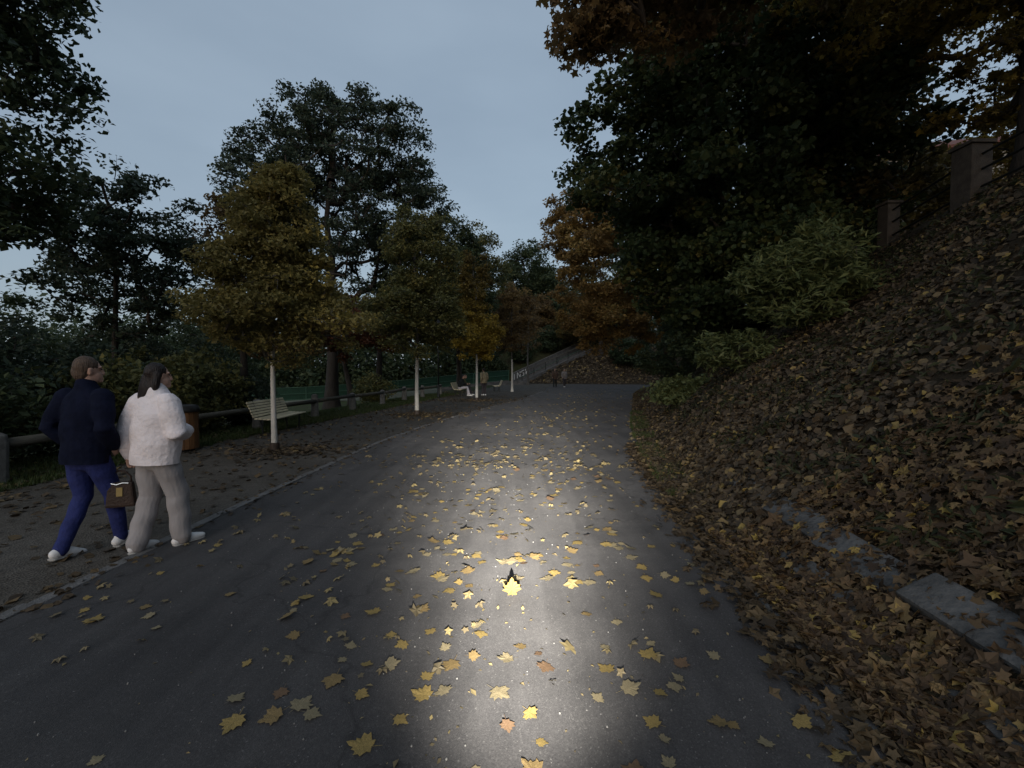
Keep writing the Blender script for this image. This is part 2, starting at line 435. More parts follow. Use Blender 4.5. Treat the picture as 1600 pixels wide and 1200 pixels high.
def H(x, y):
    x = np.asarray(x, float); y = np.asarray(y, float)
    d = (x - XR(y)) * np.interp(y, [0, 12, 30, 45], [1, .95, .8, .5])
    bank = np.where(d > .45, (d - .45) * BANK, 0)
    top = 5.85 + .02 * np.clip(d - 7, 0, 60)
    bank = np.where(bank > 4.9, top - (top - 4.9) * np.exp(-(bank - 4.9) / np.maximum(top - 4.9, .1)), bank)
    bank = bank + np.where(d > .5, sstep(.5, 1.4, d) * (.10 * fnoise(x * 1.3, y * 1.3, 3) + .22 * fnoise(x * .4, y * .4, 5)), 0)
    # the hill that closes the view
    e = y - (53 - .25 * np.clip(x, 0, 24))
    hill = np.where(e > 0, 9 * (1 - np.exp(-e * .85 / 9)), 0) * sstep(-8, 1.0, x) + np.where(e > .5, .12 * fnoise(x * .8, y * .8, 6), 0)
    su = (x - .9) * .9130 + (y - 52.5) * .4079; sv = -(x - .9) * .4079 + (y - 52.5) * .9130      # cut for the stairs
    hill = np.where((sv > -.25) & (sv < 2.45) & (su > -1) & (su < 10.6), np.minimum(hill, 4.3 * np.clip(su, 0, 10.3) / 10.3 - .3), hill)
    z = np.maximum(bank, hill)
    # the lawn on the other side falls away towards the ball court
    g = GE(np.clip(y, -10, 46)) - .5 - x
    z = z + np.where(g > 0, -1.15 * sstep(.6, 9, g) + .05 * sstep(0, 1, g) * fnoise(x * .9, y * .9, 8), 0) * np.where(y < 60, 1, np.exp(-(y - 60) / 20))
    return z

def graded(a, b, fine_a, fine_b, step, grow=1.25):
    c = list(np.arange(fine_a, fine_b + 1e-6, step))
    s = step
    while c[-1] < b: s *= grow; c.append(c[-1] + s)
    s = step
    while c[0] > a: s *= grow; c.insert(0, c[0] - s)
    return np.array(c)
gx = graded(-900, 900, -20, 22, .30); gy = graded(-250, 1500, -2, 62, .30, 1.15)
GX, GY = np.meshgrid(gx, gy, indexing='ij')
GZ = H(GX, GY)
nx, ny = GX.shape
gi = np.arange(nx * ny).reshape(nx, ny)
gf = np.stack([gi[:-1, :-1], gi[1:, :-1], gi[1:, 1:], gi[:-1, 1:]], -1).reshape(-1, 4)
ground = np_obj('ground', np.stack([GX, GY, GZ], -1).reshape(-1, 3), gf, M['ground'], smooth=True)
turf = np.where(GX < GE(GY) + .3, 1.0, np.where((GX > XR(GY)) & (GX < XR(GY) + .7), .25, .0))
turf = np.where((GY > 50) & (-(GX - .9) * .4079 + (GY - 52.5) * .9130 > 2.3), .6, turf)
turf = turf * np.clip(.75 + .5 * fnoise(GX * .7, GY * .7, 21), 0, 1)
at = ground.data.attributes.new('turf', 'FLOAT', 'POINT'); at.data.foreach_set('value', turf.ravel().astype(np.float32))
tag(ground, kind='structure')

def strip(name, fl, fr, y0, y1, z, m, n=260, across=10, wob=0.0):
    t = np.linspace(0, 1, n) ** 1.6
    ys = y0 + (y1 - y0) * t
    l = fl(ys); r = fr(ys)
    if wob:
        l = l + wob * (fnoise(ys * 2.1, ys * .7, 31) + .6 * fnoise(ys * 6.5, ys * 1.7, 32)); r = r + wob * (fnoise(ys * 2.3, ys * .5, 33) + .6 * fnoise(ys * 6.1, ys * 1.9, 34))
    u = np.linspace(0, 1, across)
    X = l[:, None] * (1 - u) + r[:, None] * u
    Y = np.repeat(ys[:, None], across, 1)
    V = np.stack([X, Y, np.full_like(X, z)], -1).reshape(-1, 3)
    i = np.arange(n * across).reshape(n, across)
    F = np.stack([i[:-1, :-1], i[:-1, 1:], i[1:, 1:], i[1:, :-1]], -1).reshape(-1, 4)
    return tag(np_obj(name, V, F, m), kind='structure')
strip('gravel_path', lambda y: GE(y), lambda y: XL(y) - .02, -6, 56, .005, M['gravel'], wob=.05)
strip('road', lambda y: XL(y), lambda y: XR(y) + .06, -6, 62, .010, M['asphalt'], across=14, wob=.025)

# narrow stone kerb between road and gravel: separate stones, flush and uneven
kerb = empty('kerb', (0, 0, 0)); kerb['kind'] = 'structure'
ks = [MB().box((0, 0, 0), (.105, .98, .10), rz=0).mesh('kerb_stone', M['kerb'], bevel=.012) for _ in range(1)]
ys = -1.0
kr = random.Random(3)
while ys < 33:
    xm = float(XL(ys + .5)) - .055; dx = float(XL(ys + 1.0) - XL(ys))
    o = bpy.data.objects.new('kerb_stone', ks[0]); link(o, kerb)
    o.location = (xm + kr.uniform(-.008, .008), ys + .5, -.030 + kr.uniform(-.008, .006))
    o.rotation_euler = (kr.uniform(-.006, .006), kr.uniform(-.04, .04), -math.atan(dx) + kr.uniform(-.008, .008))
    ys += 1.0 / math.sqrt(1 + dx * dx) if False else 1.0
# right side: old edging slabs at the foot of the bank, half buried
edge = empty('stone_edging', (0, 0, 0)); edge['kind'] = 'structure'
ym = .4
for i in range(5):
    L_ = kr.uniform(.8, 1.15)
    for k, (off, w, zz) in enumerate(((.62, .16, .10), (.88, .27, .24))):
        yc = ym + L_ / 2 + k * .18
        x = float(XR(yc)) + off
        s = MB().box((0, 0, 0), (w, L_ - .03, .16)).mesh('edging_slab', M['edging'], bevel=.02)
        o = link(bpy.data.objects.new('edging_slab', s), edge)
        o.location = (x, yc, float(H(x, yc)) - (.075 if k == 0 else .045) - (.02 * max(0, i - 3)) + kr.uniform(-.012, .012))
        o.rotation_euler = (kr.uniform(-.03, .03), -.55 + kr.uniform(-.09, .09), kr.uniform(-.06, .04) - .08)
    ym += L_
for i in range(14):   # broken low concrete lip along the asphalt
    L_ = .8; yc = .5 + i * L_ + L_ / 2
    s = MB().box((0, 0, 0), (.12, L_ - .02, .12)).mesh('lip_stone', M['edging'], bevel=.02)
    o = link(bpy.data.objects.new('lip_stone', s), edge)
    o.location = (float(XR(yc)) + .13, yc, -.042 + kr.uniform(-.02, .012)); o.rotation_euler = (kr.uniform(-.02, .02), kr.uniform(-.14, .14), kr.uniform(-.03, .03) - math.atan(float(XR(yc + .5) - XR(yc - .5))))

# ------------------------------------------------------------------ leaves
KITE_V = np.array([[0, -.5, 0], [.30, .0, .07], [0, .5, -.04], [-.30, .0, .07]])
KITE_F = np.array([[0, 1, 2], [0, 2, 3]])
_a = np.array([-90, -52, -22, 18, 50, 90, 130, 162, 202, 232]) * math.pi / 180
_r = np.array([.16, .46, .30, .52, .30, .58, .30, .52, .30, .46])
STAR_V = np.concatenate([[[0, 0, 0]], np.stack([_r * np.cos(_a), _r * np.sin(_a), np.where(_r > .4, -.07, .03)], -1)])
STAR_F = np.array([[0, i, i % 10 + 1] for i in range(1, 11)])
_a5 = np.array([-90, -20, 25, 90, 155, 200]) * math.pi / 180
_r5 = np.array([.45, .35, .5, .55, .5, .35])
LOBE_V = np.stack([_r5 * np.cos(_a5), _r5 * np.sin(_a5), np.array([.0, .05, -.05, -.02, -.05, .05])], -1)
LOBE_F = np.array([[0, 1, 2], [0, 2, 3], [0, 3, 4], [0, 4, 5]])
LONG_V = KITE_V * np.array([.55, 1.25, 1])
SHAPES = {'kite': (KITE_V, KITE_F), 'star': (STAR_V, STAR_F), 'lobe': (LOBE_V, LOBE_F), 'long': (LONG_V, KITE_F)}

def leaf_cloud(P, size, shape, rng, nrm=(0, 0, 1), tilt=.75, tint=None, svar=.25):
    """a mesh of one leaf per point P"""
    V0, F0 = SHAPES[shape]
    n = len(P)
    N = np.asarray(nrm, float) + rng.normal(0, tilt, (n, 3))
    N /= np.linalg.norm(N, axis=1, keepdims=True) + 1e-9
    A = rng.normal(0, 1, (n, 3)); U = np.cross(A, N); U /= np.linalg.norm(U, axis=1, keepdims=True) + 1e-9
    W = np.cross(N, U)
    s = size * np.exp(rng.normal(0, svar, n))
    curl = rng.normal(1, .9, n)
    V = P[:, None, :] + s[:, None, None] * (V0[None, :, 0:1] * U[:, None, :] + V0[None, :, 1:2] * W[:, None, :] + (V0[None, :, 2:3] * curl[:, None, None]) * N[:, None, :])
    F = F0[None] + (np.arange(n) * len(V0))[:, None, None]
    t = rng.random(n) if tint is None else tint
    return V.reshape(-1, 3), F.reshape(-1, 3), np.repeat(t, len(F0))

def frusta(A, B, ra, rb, k=5):
    """k-sided tapered sticks from A to B"""
    A = np.asarray(A, float); B = np.asarray(B, float)
    T = B - A; T /= np.linalg.norm(T, axis=1, keepdims=True) + 1e-9
    ref = np.where(np.abs(T[:, 2:3]) < .9, [[0, 0, 1.]], [[1., 0, 0]])
    U = np.cross(T, ref); U /= np.linalg.norm(U, axis=1, keepdims=True) + 1e-9
    W = np.cross(T, U)
    an = np.arange(k) * 2 * math.pi / k
    ring = np.cos(an)[None, :, None] * U[:, None, :] + np.sin(an)[None, :, None] * W[:, None, :]
    Va = A[:, None] + ring * np.asarray(ra)[:, None, None]; Vb = B[:, None] + ring * np.asarray(rb)[:, None, None]
    V = np.concatenate([Va, Vb], 1).reshape(-1, 3)
    i = np.arange(k); j = (i + 1) % k
    f = np.stack([i, j, j + k, i + k], -1)
    F = f[None] + (np.arange(len(A)) * 2 * k)[:, None, None]
    return V, F.reshape(-1, 4)

def make_tree(name, label, base, trunk_r, trunk_top, crowns, n_clump, n_leaf, size, pal, shape='kite', clump_r=.5, bark='bark', seed=1, group=None, cat='tree',
              lean=(0, 0), fork=.3, guard=False, hollow=.55, tilt=.75, flat=.6, palmix=None, twig=.010, rise=.5, limewash=None):
    """trunk, limbs grown towards the leaf clumps, and a crown of leaves. crowns: ellipsoids (x,y,z,rx,ry,rz,weight) in world space"""
    rng = np.random.default_rng(seed)
    bx, by = base; bz = float(H(bx, by)) - .05
    root = empty(name, (bx, by, bz), 0, label, cat, group)
    B = np.array([bx, by, bz])
    # clump centres, more towards the outside
    w = np.array([c[6] for c in crowns], float); w /= w.sum()
    which = rng.choice(len(crowns), n_clump, p=w)
    d = rng.normal(0, 1, (n_clump, 3)); d /= np.linalg.norm(d, axis=1, keepdims=True)
    rr = hollow + (1 - hollow) * rng.random(n_clump) ** .6
    rr *= 1 + .13 * np.sin(3.1 * np.arctan2(d[:, 1], d[:, 0]) + seed) * np.cos(4 * d[:, 2] + seed)
    E = np.array([c[:6] for c in crowns])[which]
    Cc = E[:, :3] + d * E[:, 3:6] * rr[:, None] - B
    Cc[:, 2] = np.maximum(Cc[:, 2], .35)
    # trunk line
    tz = np.linspace(0, trunk_top, 14)
    wob = trunk_r * .6
    tx = lean[0] * (tz / trunk_top) ** 1.4 + wob * np.sin(tz * 1.1 + seed) * (tz / trunk_top)
    ty = lean[1] * (tz / trunk_top) ** 1.4 + wob * np.cos(tz * .9 + seed * 2) * (tz / trunk_top)
    T = np.stack([tx, ty, tz], -1)
    nodes = [tuple(p) for p in T]; par = [-1] + list(range(13)); cnt = [0.0] * 14
    start = int(fork * 13)
    cost_ok = np.zeros(14, bool); cost_ok[start:] = True
    NP = np.array(nodes); okl = list(cost_ok)
    order = np.argsort(np.linalg.norm(Cc[:, :2] - np.interp(Cc[:, 2], tz, tx)[:, None] * [1, 0], axis=1))
    ends = []
    for ci in order:
        c = Cc[ci]
        D = NP - c; dist = np.linalg.norm(D, axis=1)
        cost = dist + rise * np.maximum(0, D[:, 2] + .45 * np.hypot(D[:, 0], D[:, 1]))
        cost[~np.array(okl)] = 1e9
        b = int(np.argmin(cost)); P0 = np.array(nodes[b]); L = dist[b]
        k = 2 if L < 1.2 else 4
        prev = b; newp = []
        for s in range(1, k + 1):
            u = s / k
            p = P0 * (1 - u) + c * u + np.array([0, 0, -.10 * L * math.sin(math.pi * u) * (1 if c[2] > P0[2] else -1)])
            if s < k: p = p + rng.normal(0, .05 * L, 3)
            nodes.append(tuple(p)); par.append(prev); cnt.append(0.0); okl.append(True); prev = len(nodes) - 1; newp.append(p)
        NP = np.concatenate([NP, np.array(newp)]); ends.append(prev)
    cnt = np.array(cnt)
    for e in ends:
        i = e
        while i >= 0: cnt[i] += 1; i = par[i]
    rad = twig * np.maximum(cnt, 1) ** .5
    rad = np.minimum(rad, trunk_r * .62)
    nn = len(nodes); par_ = np.array(par)
    rootof = np.zeros(nn, int); dirs = np.zeros((nn, 3))
    for i in range(nn):
        rootof[i] = i if (i < 14 or par[i] < 14) else rootof[par[i]]
        if par[i] >= 0: dirs[i] = NP[i] - NP[par[i]]
    dirs[0] = (0, 0, 1); dirs /= np.linalg.norm(dirs, axis=1, keepdims=True) + 1e-9
    ref = np.where(np.abs(dirs[:, 2:3]) < .92, [[0, 0, 1.]], [[1., 0, 0]])
    Uv = np.cross(dirs, ref); Uv /= np.linalg.norm(Uv, axis=1, keepdims=True) + 1e-9; Wv = np.cross(dirs, Uv)
    KS = 6; an_ = np.arange(KS) * 2 * math.pi / KS
    ringd = np.cos(an_)[None, :, None] * Uv[:, None] + np.sin(an_)[None, :, None] * Wv[:, None]
    limbs = [i for i in range(14, nn) if par[i] < 14]
    limbs.sort(key=lambda i: -cnt[i])
    small = []
    for li in limbs:
        mem = np.nonzero(rootof == li)[0]
        pos = {int(q): k + 1 for k, q in enumerate(mem)}
        r0 = min(rad[li] * 1.25, trunk_r * .7)
        Vb = [NP[par[li]] + ringd[li] * r0] + [NP[q] + ringd[q] * rad[q] for q in mem]
        Fb = []
        for q in mem:
            p0 = 0 if q == li else pos[par[q]]; p1 = pos[int(q)]
            for k in range(KS): Fb.append((p0 * KS + k, p0 * KS + (k + 1) % KS, p1 * KS + (k + 1) % KS, p1 * KS + k))
        Vb = np.concatenate(Vb); Fb = np.array(Fb)
        if cnt[li] >= 4: np_obj('branch', Vb, Fb, M[bark], root, smooth=True)
        else: small.append((Vb, Fb))
    # trunk mesh with a flared foot
    n = 12; V = []; F = []
    for i in range(14):
        u = tz[i] / trunk_top
        r = trunk_r * (1 - .72 * u ** .8) + trunk_r * .5 * math.exp(-tz[i] / (trunk_r * 1.6)) * (0 if guard else 1)
        for k in range(n):
            a = 2 * math.pi * k / n
            q = r * (1 + .07 * math.sin(3 * a + seed + tz[i] * .4))
            V.append((T[i, 0] + q * math.cos(a), T[i, 1] + q * math.sin(a), T[i, 2]))
    for i in range(13):
        for k in range(n): F.append((i * n + k, i * n + (k + 1) % n, (i + 1) * n + (k + 1) % n, (i + 1) * n + k))
    tk = np_obj('trunk', np.array(V), np.array(F), M[limewash or bark], root, smooth=True)
    if limewash:
        tk.data.materials.append(M[bark])
        tk.data.polygons.foreach_set('material_index', (np.repeat(np.arange(13), n) >= start + 1).astype(np.int32))
    if guard:
        MB().lathe([(trunk_r * 1.45, 0), (trunk_r * 1.5, .02), (trunk_r * 1.42, .21), (trunk_r * 1.3, .22)], n=14).build('trunk_guard', M['guard'], root)
    # leaves
    per = rng.multinomial(n_leaf, np.ones(n_clump) / n_clump * 1.0)
    idx = np.repeat(np.arange(n_clump), per)
    q = rng.normal(0, 1, (len(idx), 3)); q /= np.linalg.norm(q, axis=1, keepdims=True) + 1e-9
    q *= rng.random((len(idx), 1)) ** .5
    cr = clump_r * rng.uniform(.6, 1.35, n_clump)
    q = q * cr[idx][:, None] * np.array([1, 1, flat])
    P = Cc[idx] + q
    P[:, 2] -= .12 * np.hypot(q[:, 0], q[:, 1])
    ct = rng.random(n_clump)
    tint = np.clip(.5 * ct[idx] + .5 * rng.random(len(idx)) + .0, 0, 1)
    if palmix is not None: tint = palmix(P + B, tint)
    V, F, tt = leaf_cloud(P, size, shape, rng, tilt=tilt, tint=tint)
    np_obj('crown', V, F, LM[pal], root, tint=tt)['kind'] = 'stuff'
    # fine twigs inside the clumps
    sel = rng.choice(len(P), min(len(P), n_clump * 5), replace=False)
    tv, tf = frusta(Cc[idx[sel]], P[sel], np.full(len(sel), twig * .7), np.full(len(sel), twig * .25), 3)
    VV = [tv]; FF = [tf]; off = len(tv)
    for Vb, Fb in small: VV.append(Vb); FF.append(Fb + off); off += len(Vb)
    np_obj('twigs', np.concatenate(VV), np.concatenate(FF), M[bark], root)['kind'] = 'stuff'
    return root

def make_bush(name, label, x, y, rx, ry, h, n_leaf, size, pal, shape='kite', seed=1, group=None, n_clump=40, clump_r=.35, cat='bush', tilt=.75):
    z = float(H(x, y))
    return make_tree(name, label, (x, y), .035, h * .6, [(x, y, z + h * .48, rx, ry, h * .5, 1)], n_clump, n_leaf, size, pal, shape, clump_r, seed=seed, group=group, cat=cat,
                     fork=.05, hollow=.45, twig=.006, rise=.2, tilt=tilt)

# --- the row of young limewashed trees along the path
G1 = 'young trees with whitewashed trunks along the path'
make_tree('linden_tree', 'young yellow-brown tree with whitewashed trunk rising in front of the slatted bench', (-4.85, 8.85), .062, 4.9,
          [(-4.75, 8.9, 2.75, 1.62, 1.5, .85, 1.5), (-4.8, 8.9, 3.65, 1.32, 1.25, .9, 1.2), (-4.72, 8.9, 4.55, .92, .9, .8, .8), (-4.6, 8.9, 5.35, .45, .45, .6, .35)], 250, 48000, .082, 'linden', 'kite', .33, 'bark_grey', 4, G1,
          fork=.40, guard=True, hollow=.3, limewash='limewash', palmix=lambda P, t: np.clip(t * .75 + .28 * sstep(-5.0, -3.2, P[:, 0]), 0, 1))
make_tree('linden_tree', 'young green-yellow tree with whitewashed trunk, dark collar and a leaf ring on the gravel', (-3.5, 16.0), .085, 5.6,
          [(-3.55, 16, 3.7, 1.85, 1.7, 1.5, 1.4), (-3.4, 16, 5.6, 1.35, 1.3, 2.0, 1)], 270, 36000, .10, 'lindengreen', 'kite', .40, 'bark_grey', 5, G1, fork=.4, guard=True, hollow=.35, limewash='limewash')
make_tree('linden_tree', 'young golden tree with whitewashed trunk beside the person in a tan jacket', (-1.9, 23.4), .085, 5.5,
          [(-1.95, 23.4, 3.6, 1.4, 1.4, 1.35, 1.5), (-2.0, 23.4, 5.7, 1.05, 1.05, 2.3, 1)], 200, 21000, .12, 'gold', 'kite', .38, 'bark_grey', 6, G1, fork=.42, guard=True, hollow=.35, limewash='limewash',
          palmix=lambda P, t: np.clip(t * .7 + .55 - .18 * (P[:, 2] - 3), 0, 1))  # tint brightens towards the crown's foot: light on the lower leaves put into colour
make_tree('linden_tree', 'young dull brown tree with whitewashed trunk at the end of the green court fence', (0.0, 33.0), .085, 5.4,
          [(.2, 33, 5.6, 1.6, 1.6, 2.6, 1)], 130, 11000, .13, 'brown', 'kite', .45, 'bark_grey', 7, G1, fork=.45, hollow=.4, limewash='limewash')
make_tree('linden_tree', 'thin grey-trunked young tree standing before the foot of the stairs', (1.75, 48.0), .13, 7,
          [(1.8, 48, 6.6, 1.8, 1.8, 3.0, 1)], 90, 3200, .15, 'brown', 'kite', .5, 'bark_grey', 8, G1, fork=.5, hollow=.4, limewash='bark_grey')

# --- the big trees
make_tree('deciduous_tree', 'tall dark green tree with wide open rounded crown beyond the rail fence', (-11.2, 27.0), .42, 14,
          [(-10.6, 27, 12.6, 6.6, 5.5, 5.4, 1.9), (-6.9, 27, 11.4, 3.0, 3.5, 3.2, .6), (-14.5, 27, 12.6, 3.0, 3.5, 3.8, .5), (-10, 27, 8.5, 5, 4, 2.5, .5), (-9.6, 27.3, 11.6, 4.6, 3.5, 3.4, .8), (-11.2, 27, 15.0, 4.2, 3.6, 2.9, .6), (-8.6, 27, 15.2, 4.0, 3.6, 2.7, .7), (-13.6, 27, 14.4, 2.9, 2.9, 2.5, .5)], 640, 66000, .178, 'greenblue', 'kite', .68, seed=11, fork=.3, hollow=.62, twig=.022, flat=.5)
make_tree('deciduous_tree', 'dark green tree behind the green-yellow young tree', (-8.6, 27.8), .24, 8.5,
          [(-5.3, 29, 8.2, 3.6, 3.0, 4.0, 1.6), (-7.0, 29, 6.0, 2.8, 2.6, 2.6, .8), (-3.9, 30, 6.8, 2.9, 2.6, 3.4, 1.0)], 380, 44000, .18, 'green', 'kite', .65, seed=12, fork=.3, hollow=.5, lean=(.5, 0), twig=.014)
make_tree('deciduous_tree', 'dark tree with brownish crown behind the golden young tree', (-4.4, 36), .25, 9,
          [(-3.5, 36, 9.3, 3.1, 3.0, 5.0, 1.5), (-5.2, 36, 6.4, 3.2, 3, 3, .8)], 260, 25000, .20, 'lindengreen', 'kite', .7, seed=13, fork=.3, hollow=.5, twig=.015)
make_tree('deciduous_tree', 'low red-brown tree with leaning trunk behind the rail fence', (-9.4, 25.5), .22, 4.6,
          [(-8.6, 24, 4.1, 2.6, 2, 1.7, 1)], 110, 14000, .15, 'red', 'kite', .5, seed=14, fork=.5, hollow=.35, lean=(-.8, 0), twig=.013)
make_tree('deciduous_tree', 'brown-leaved tree showing behind the yellow-brown young tree', (-8.9, 14.5), .16, 5.4,
          [(-9.0, 14.4, 5.0, 1.5, 1.5, 2.4, 1), (-7.6, 14.4, 3.8, 1.9, 1.4, 2.0, 1)], 170, 17000, .125, 'brown', 'kite', .42, seed=15, fork=.3, hollow=.4)
make_tree('deciduous_tree', 'slender dark tree with ragged open crown behind the couple', (-10.9, 12.0), .12, 5.6,
          [(-10.7, 12, 4.4, 2.1, 1.6, 2.0, 1.5), (-10.0, 12, 5.6, 1.4, 1.2, 1.6, .7), (-11.7, 12, 5.6, 1.0, 1.0, 1.5, .6)], 210, 17000, .115, 'greenblue', 'kite', .40, seed=16, fork=.2, hollow=.5, flat=.5)
make_tree('deciduous_tree', 'tall dark tree filling the upper left edge of the picture', (-9.6, 6.2), .28, 9.5,
          [(-9.7, 6.8, 6.6, 2.4, 2.4, 3.2, 1.6), (-9.2, 6.8, 9.2, 2.6, 2.2, 2.6, 1), (-9.2, 7.2, 4.6, 1.5, 1.5, 1.0, .35)], 330, 42000, .12, 'green', 'kite', .50, seed=17, fork=.3, hollow=.5)
make_tree('maple_tree', 'huge dark green maple with tall bare trunk on the bank behind the light green bush', (8.35, 14.6), .27, 13,
          [(6.6, 14.2, 8.3, 4.6, 3.8, 4.3, 2), (8.6, 14.6, 9.5, 4.4, 4.3, 4.6, 1.4), (7.2, 13.6, 4.6, 3.4, 2.8, 2.0, .8), (8.0, 14, 13.2, 5, 4, 3, .8)], 680, 115000, .145, 'maple', 'lobe', .66, seed=21, fork=.25, hollow=.45, twig=.015)
make_tree('maple_tree', 'second tall dark trunk on the bank with crown turning yellow', (9.75, 14.9), .27, 12.5,
          [(11.3, 14.8, 8.6, 2.5, 2.6, 3.4, 1.2), (10.8, 14.8, 12.8, 3.5, 3, 3, .8), (11.0, 15.5, 6.4, 1.6, 1.6, 1.0, .35)], 200, 18000, .15, 'ochre', 'lobe', .55, seed=22, fork=.35, hollow=.5, twig=.015)
make_tree('maple_tree', 'orange-brown tree overhanging the bend of the road', (10.6, 29.5), .24, 9,
          [(5.9, 28, 8.6, 3.9, 3.4, 4.6, 1.8), (7.2, 28, 5.2, 4.2, 3.2, 2.3, 1), (4.9, 28.4, 11.0, 2.5, 2.4, 2.4, .6), (10.5, 29, 8.6, 3.6, 3, 4, .8)], 440, 76000, .18, 'orange', 'kite', .62, seed=23, fork=.25, hollow=.45, lean=(-1.6, -.6), twig=.014)
make_tree('maple_tree', 'slim dark tree with yellow lower leaves on the litter slope by the stairs', (11.2, 55.0), .28, 12,
          [(10.6, 57, 11.5, 4.2, 4, 6.5, 1), (8.5, 56, 7.2, 3.2, 3, 1.8, .5)], 190, 16000, .28, 'ochre', 'kite', .95, seed=24, fork=.3, hollow=.45, twig=.02)
make_tree('maple_tree', 'leaning tree beside the pillared fence with ochre crown overhead', (10.7, 9.1), .24, 7.5,
          [(11.6, 9.5, 10.5, 3.1, 2.4, 1.9, 1.2), (8.5, 9.6, 10.3, 2.5, 2.0, 1.6, 1.0), (13.8, 10.5, 8.2, 2.2, 2, 1.7, .5), (10.7, 9.9, 8.1, 1.5, 1.3, 1.1, .22)], 230, 18500, .14, 'gold', 'star', .48, seed=25, fork=.6, hollow=.45, lean=(-.9, -.5), twig=.014)
make_tree('maple_tree', 'brown-leaved boughs hanging over the road at the top edge', (8.9, 4.4), .22, 8,
          [(2.9, 8.0, 9.1, 2.0, 1.8, 1.7, 1.2), (1.5, 8.0, 8.5, .9, .9, 1.0, .45), (5.2, 7.6, 10.2, 2.3, 2.0, 1.6, 1.0), (7.6, 3.2, 11.5, 3.6, 3.4, 2.6, 2.0)], 300, 30000, .14, 'brown', 'star', .5, seed=26, fork=.6, hollow=.35, twig=.011)  # last crown ellipsoid is out of view, added to darken the bank below
make_tree('maple_tree', 'unseen maple added on the bank behind the rider, its boughs shading the slope', (8.6, -1.5), .24, 8,
          [(7.4, -1.2, 11.0, 4.2, 4.0, 3.6, 1)], 150, 15000, .20, 'maple', 'lobe', .75, seed=29, fork=.5, hollow=.35)  # unseen tree, added to keep skylight off the right bank
make_tree('deciduous_tree', 'distant dark green tree rising over the hill behind the stairs', (2.2, 72), .35, 10,
          [(2.2, 72, 15.5, 4.6, 4.4, 7.4, 1), (5.8, 73, 13, 4, 4, 6, .6)], 300, 30000, .38, 'green', 'kite', 1.25, seed=27, fork=.3, hollow=.5, twig=.03)
make_tree('deciduous_tree', 'distant brownish tree on the hill, between the golden tree and the stairs', (-1.0, 63), .25, 6.5,
          [(-.4, 62, 9.0, 3.6, 3.6, 5.4, 1), (3.2, 63, 8.6, 3.2, 3, 4.4, .8)], 260, 30000, .30, 'brown', 'kite', 1.05, seed=28, fork=.3, hollow=.45, twig=.03)

# --- trees on the terrace beyond the pillared fence
for i, (x, y, h, r, pal, lab) in enumerate([
        (15.5, 17.5, 4.6, 2.4, 'ochre', 'yellowing tree on the terrace behind the pillared fence'),
        (20.0, 14.5, 7.0, 3.0, 'brown', 'brown-leaved tree on the terrace past the last pillar'),
        (13.8, 24.0, 13.0, 4.2, 'maple', 'dark tree high on the terrace between the trunks'),
        (19.5, 30.0, 15.0, 5.0, 'green', 'dark green tree far back on the terrace beside the house')]):
    z = float(H(x, y))
    make_tree('deciduous_tree', lab, (x, y), .2, h * .6, [(x, y, z + h * .58, r, r, h * .42, 1)], 150, 15000, .19, pal, 'kite', .7, seed=40 + i, fork=.25, hollow=.45, twig=.014)

# --- shrubs
GB = 'dark shrubs beyond the rail fence'
for i, (x, y, r, h, n, pal, lab) in enumerate([
        (-9.3, 6.2, 1.7, 2.5, 5200, 'green', 'dark shrub behind the rail at the far left edge'),
        (-10.4, 8.6, 1.9, 3.0, 6000, 'greenblue', 'dark shrub behind the person in the navy jacket'),
        (-9.0, 9.7, 1.5, 2.1, 4200, 'lindengreen', 'low green shrub between the walking couple'),
        (-9.0, 11.8, 1.5, 2.3, 4200, 'lindengreen', 'yellowish green shrub behind the brown bin'),
        (-11.5, 14.5, 2.2, 3.8, 5500, 'greenblue', 'tall dark shrub behind the brown bin'),
        (-12.5, 18.2, 2.6, 5.2, 5500, 'green', 'tall rounded dark shrub left of the yellow-brown young tree'),
        (-15.5, 12.5, 3.0, 5.6, 6000, 'green', 'broad dark shrub high behind the couple'),
        (-16.0, 20.0, 3.5, 7.5, 6000, 'green', 'big dark shrub far back beyond the couple'),
        (-13.5, 9.5, 2.4, 3.6, 5000, 'green', 'dense shrub at the left edge behind the fence'),
        (-7.2, 22.5, .9, 1.6, 1800, 'lindengreen', 'small bright green shrub behind the stone posts'),
        (-8.6, 13.6, 1.0, 1.6, 2400, 'greenblue', 'small dark shrub behind the slatted bench')]):
    make_bush('shrub', lab, x, y, r, r, h, int(n * 1.9), .12, pal, 'kite', 60 + i, GB, n_clump=90, clump_r=.45)
make_bush('elder_bush', 'light green leafy bush on the bank below the pillared fence', 5.95, 8.7, 1.15, 1.0, 2.05, 8000, .14, 'lime', 'long', 81, n_clump=90, clump_r=.38, tilt=.55)
make_bush('elder_bush', 'low green bush on the bank, downhill of the large light green bush', 5.0, 9.6, .9, .9, 1.1, 1800, .14, 'lime', 'long', 82, n_clump=34, clump_r=.3, tilt=.55)
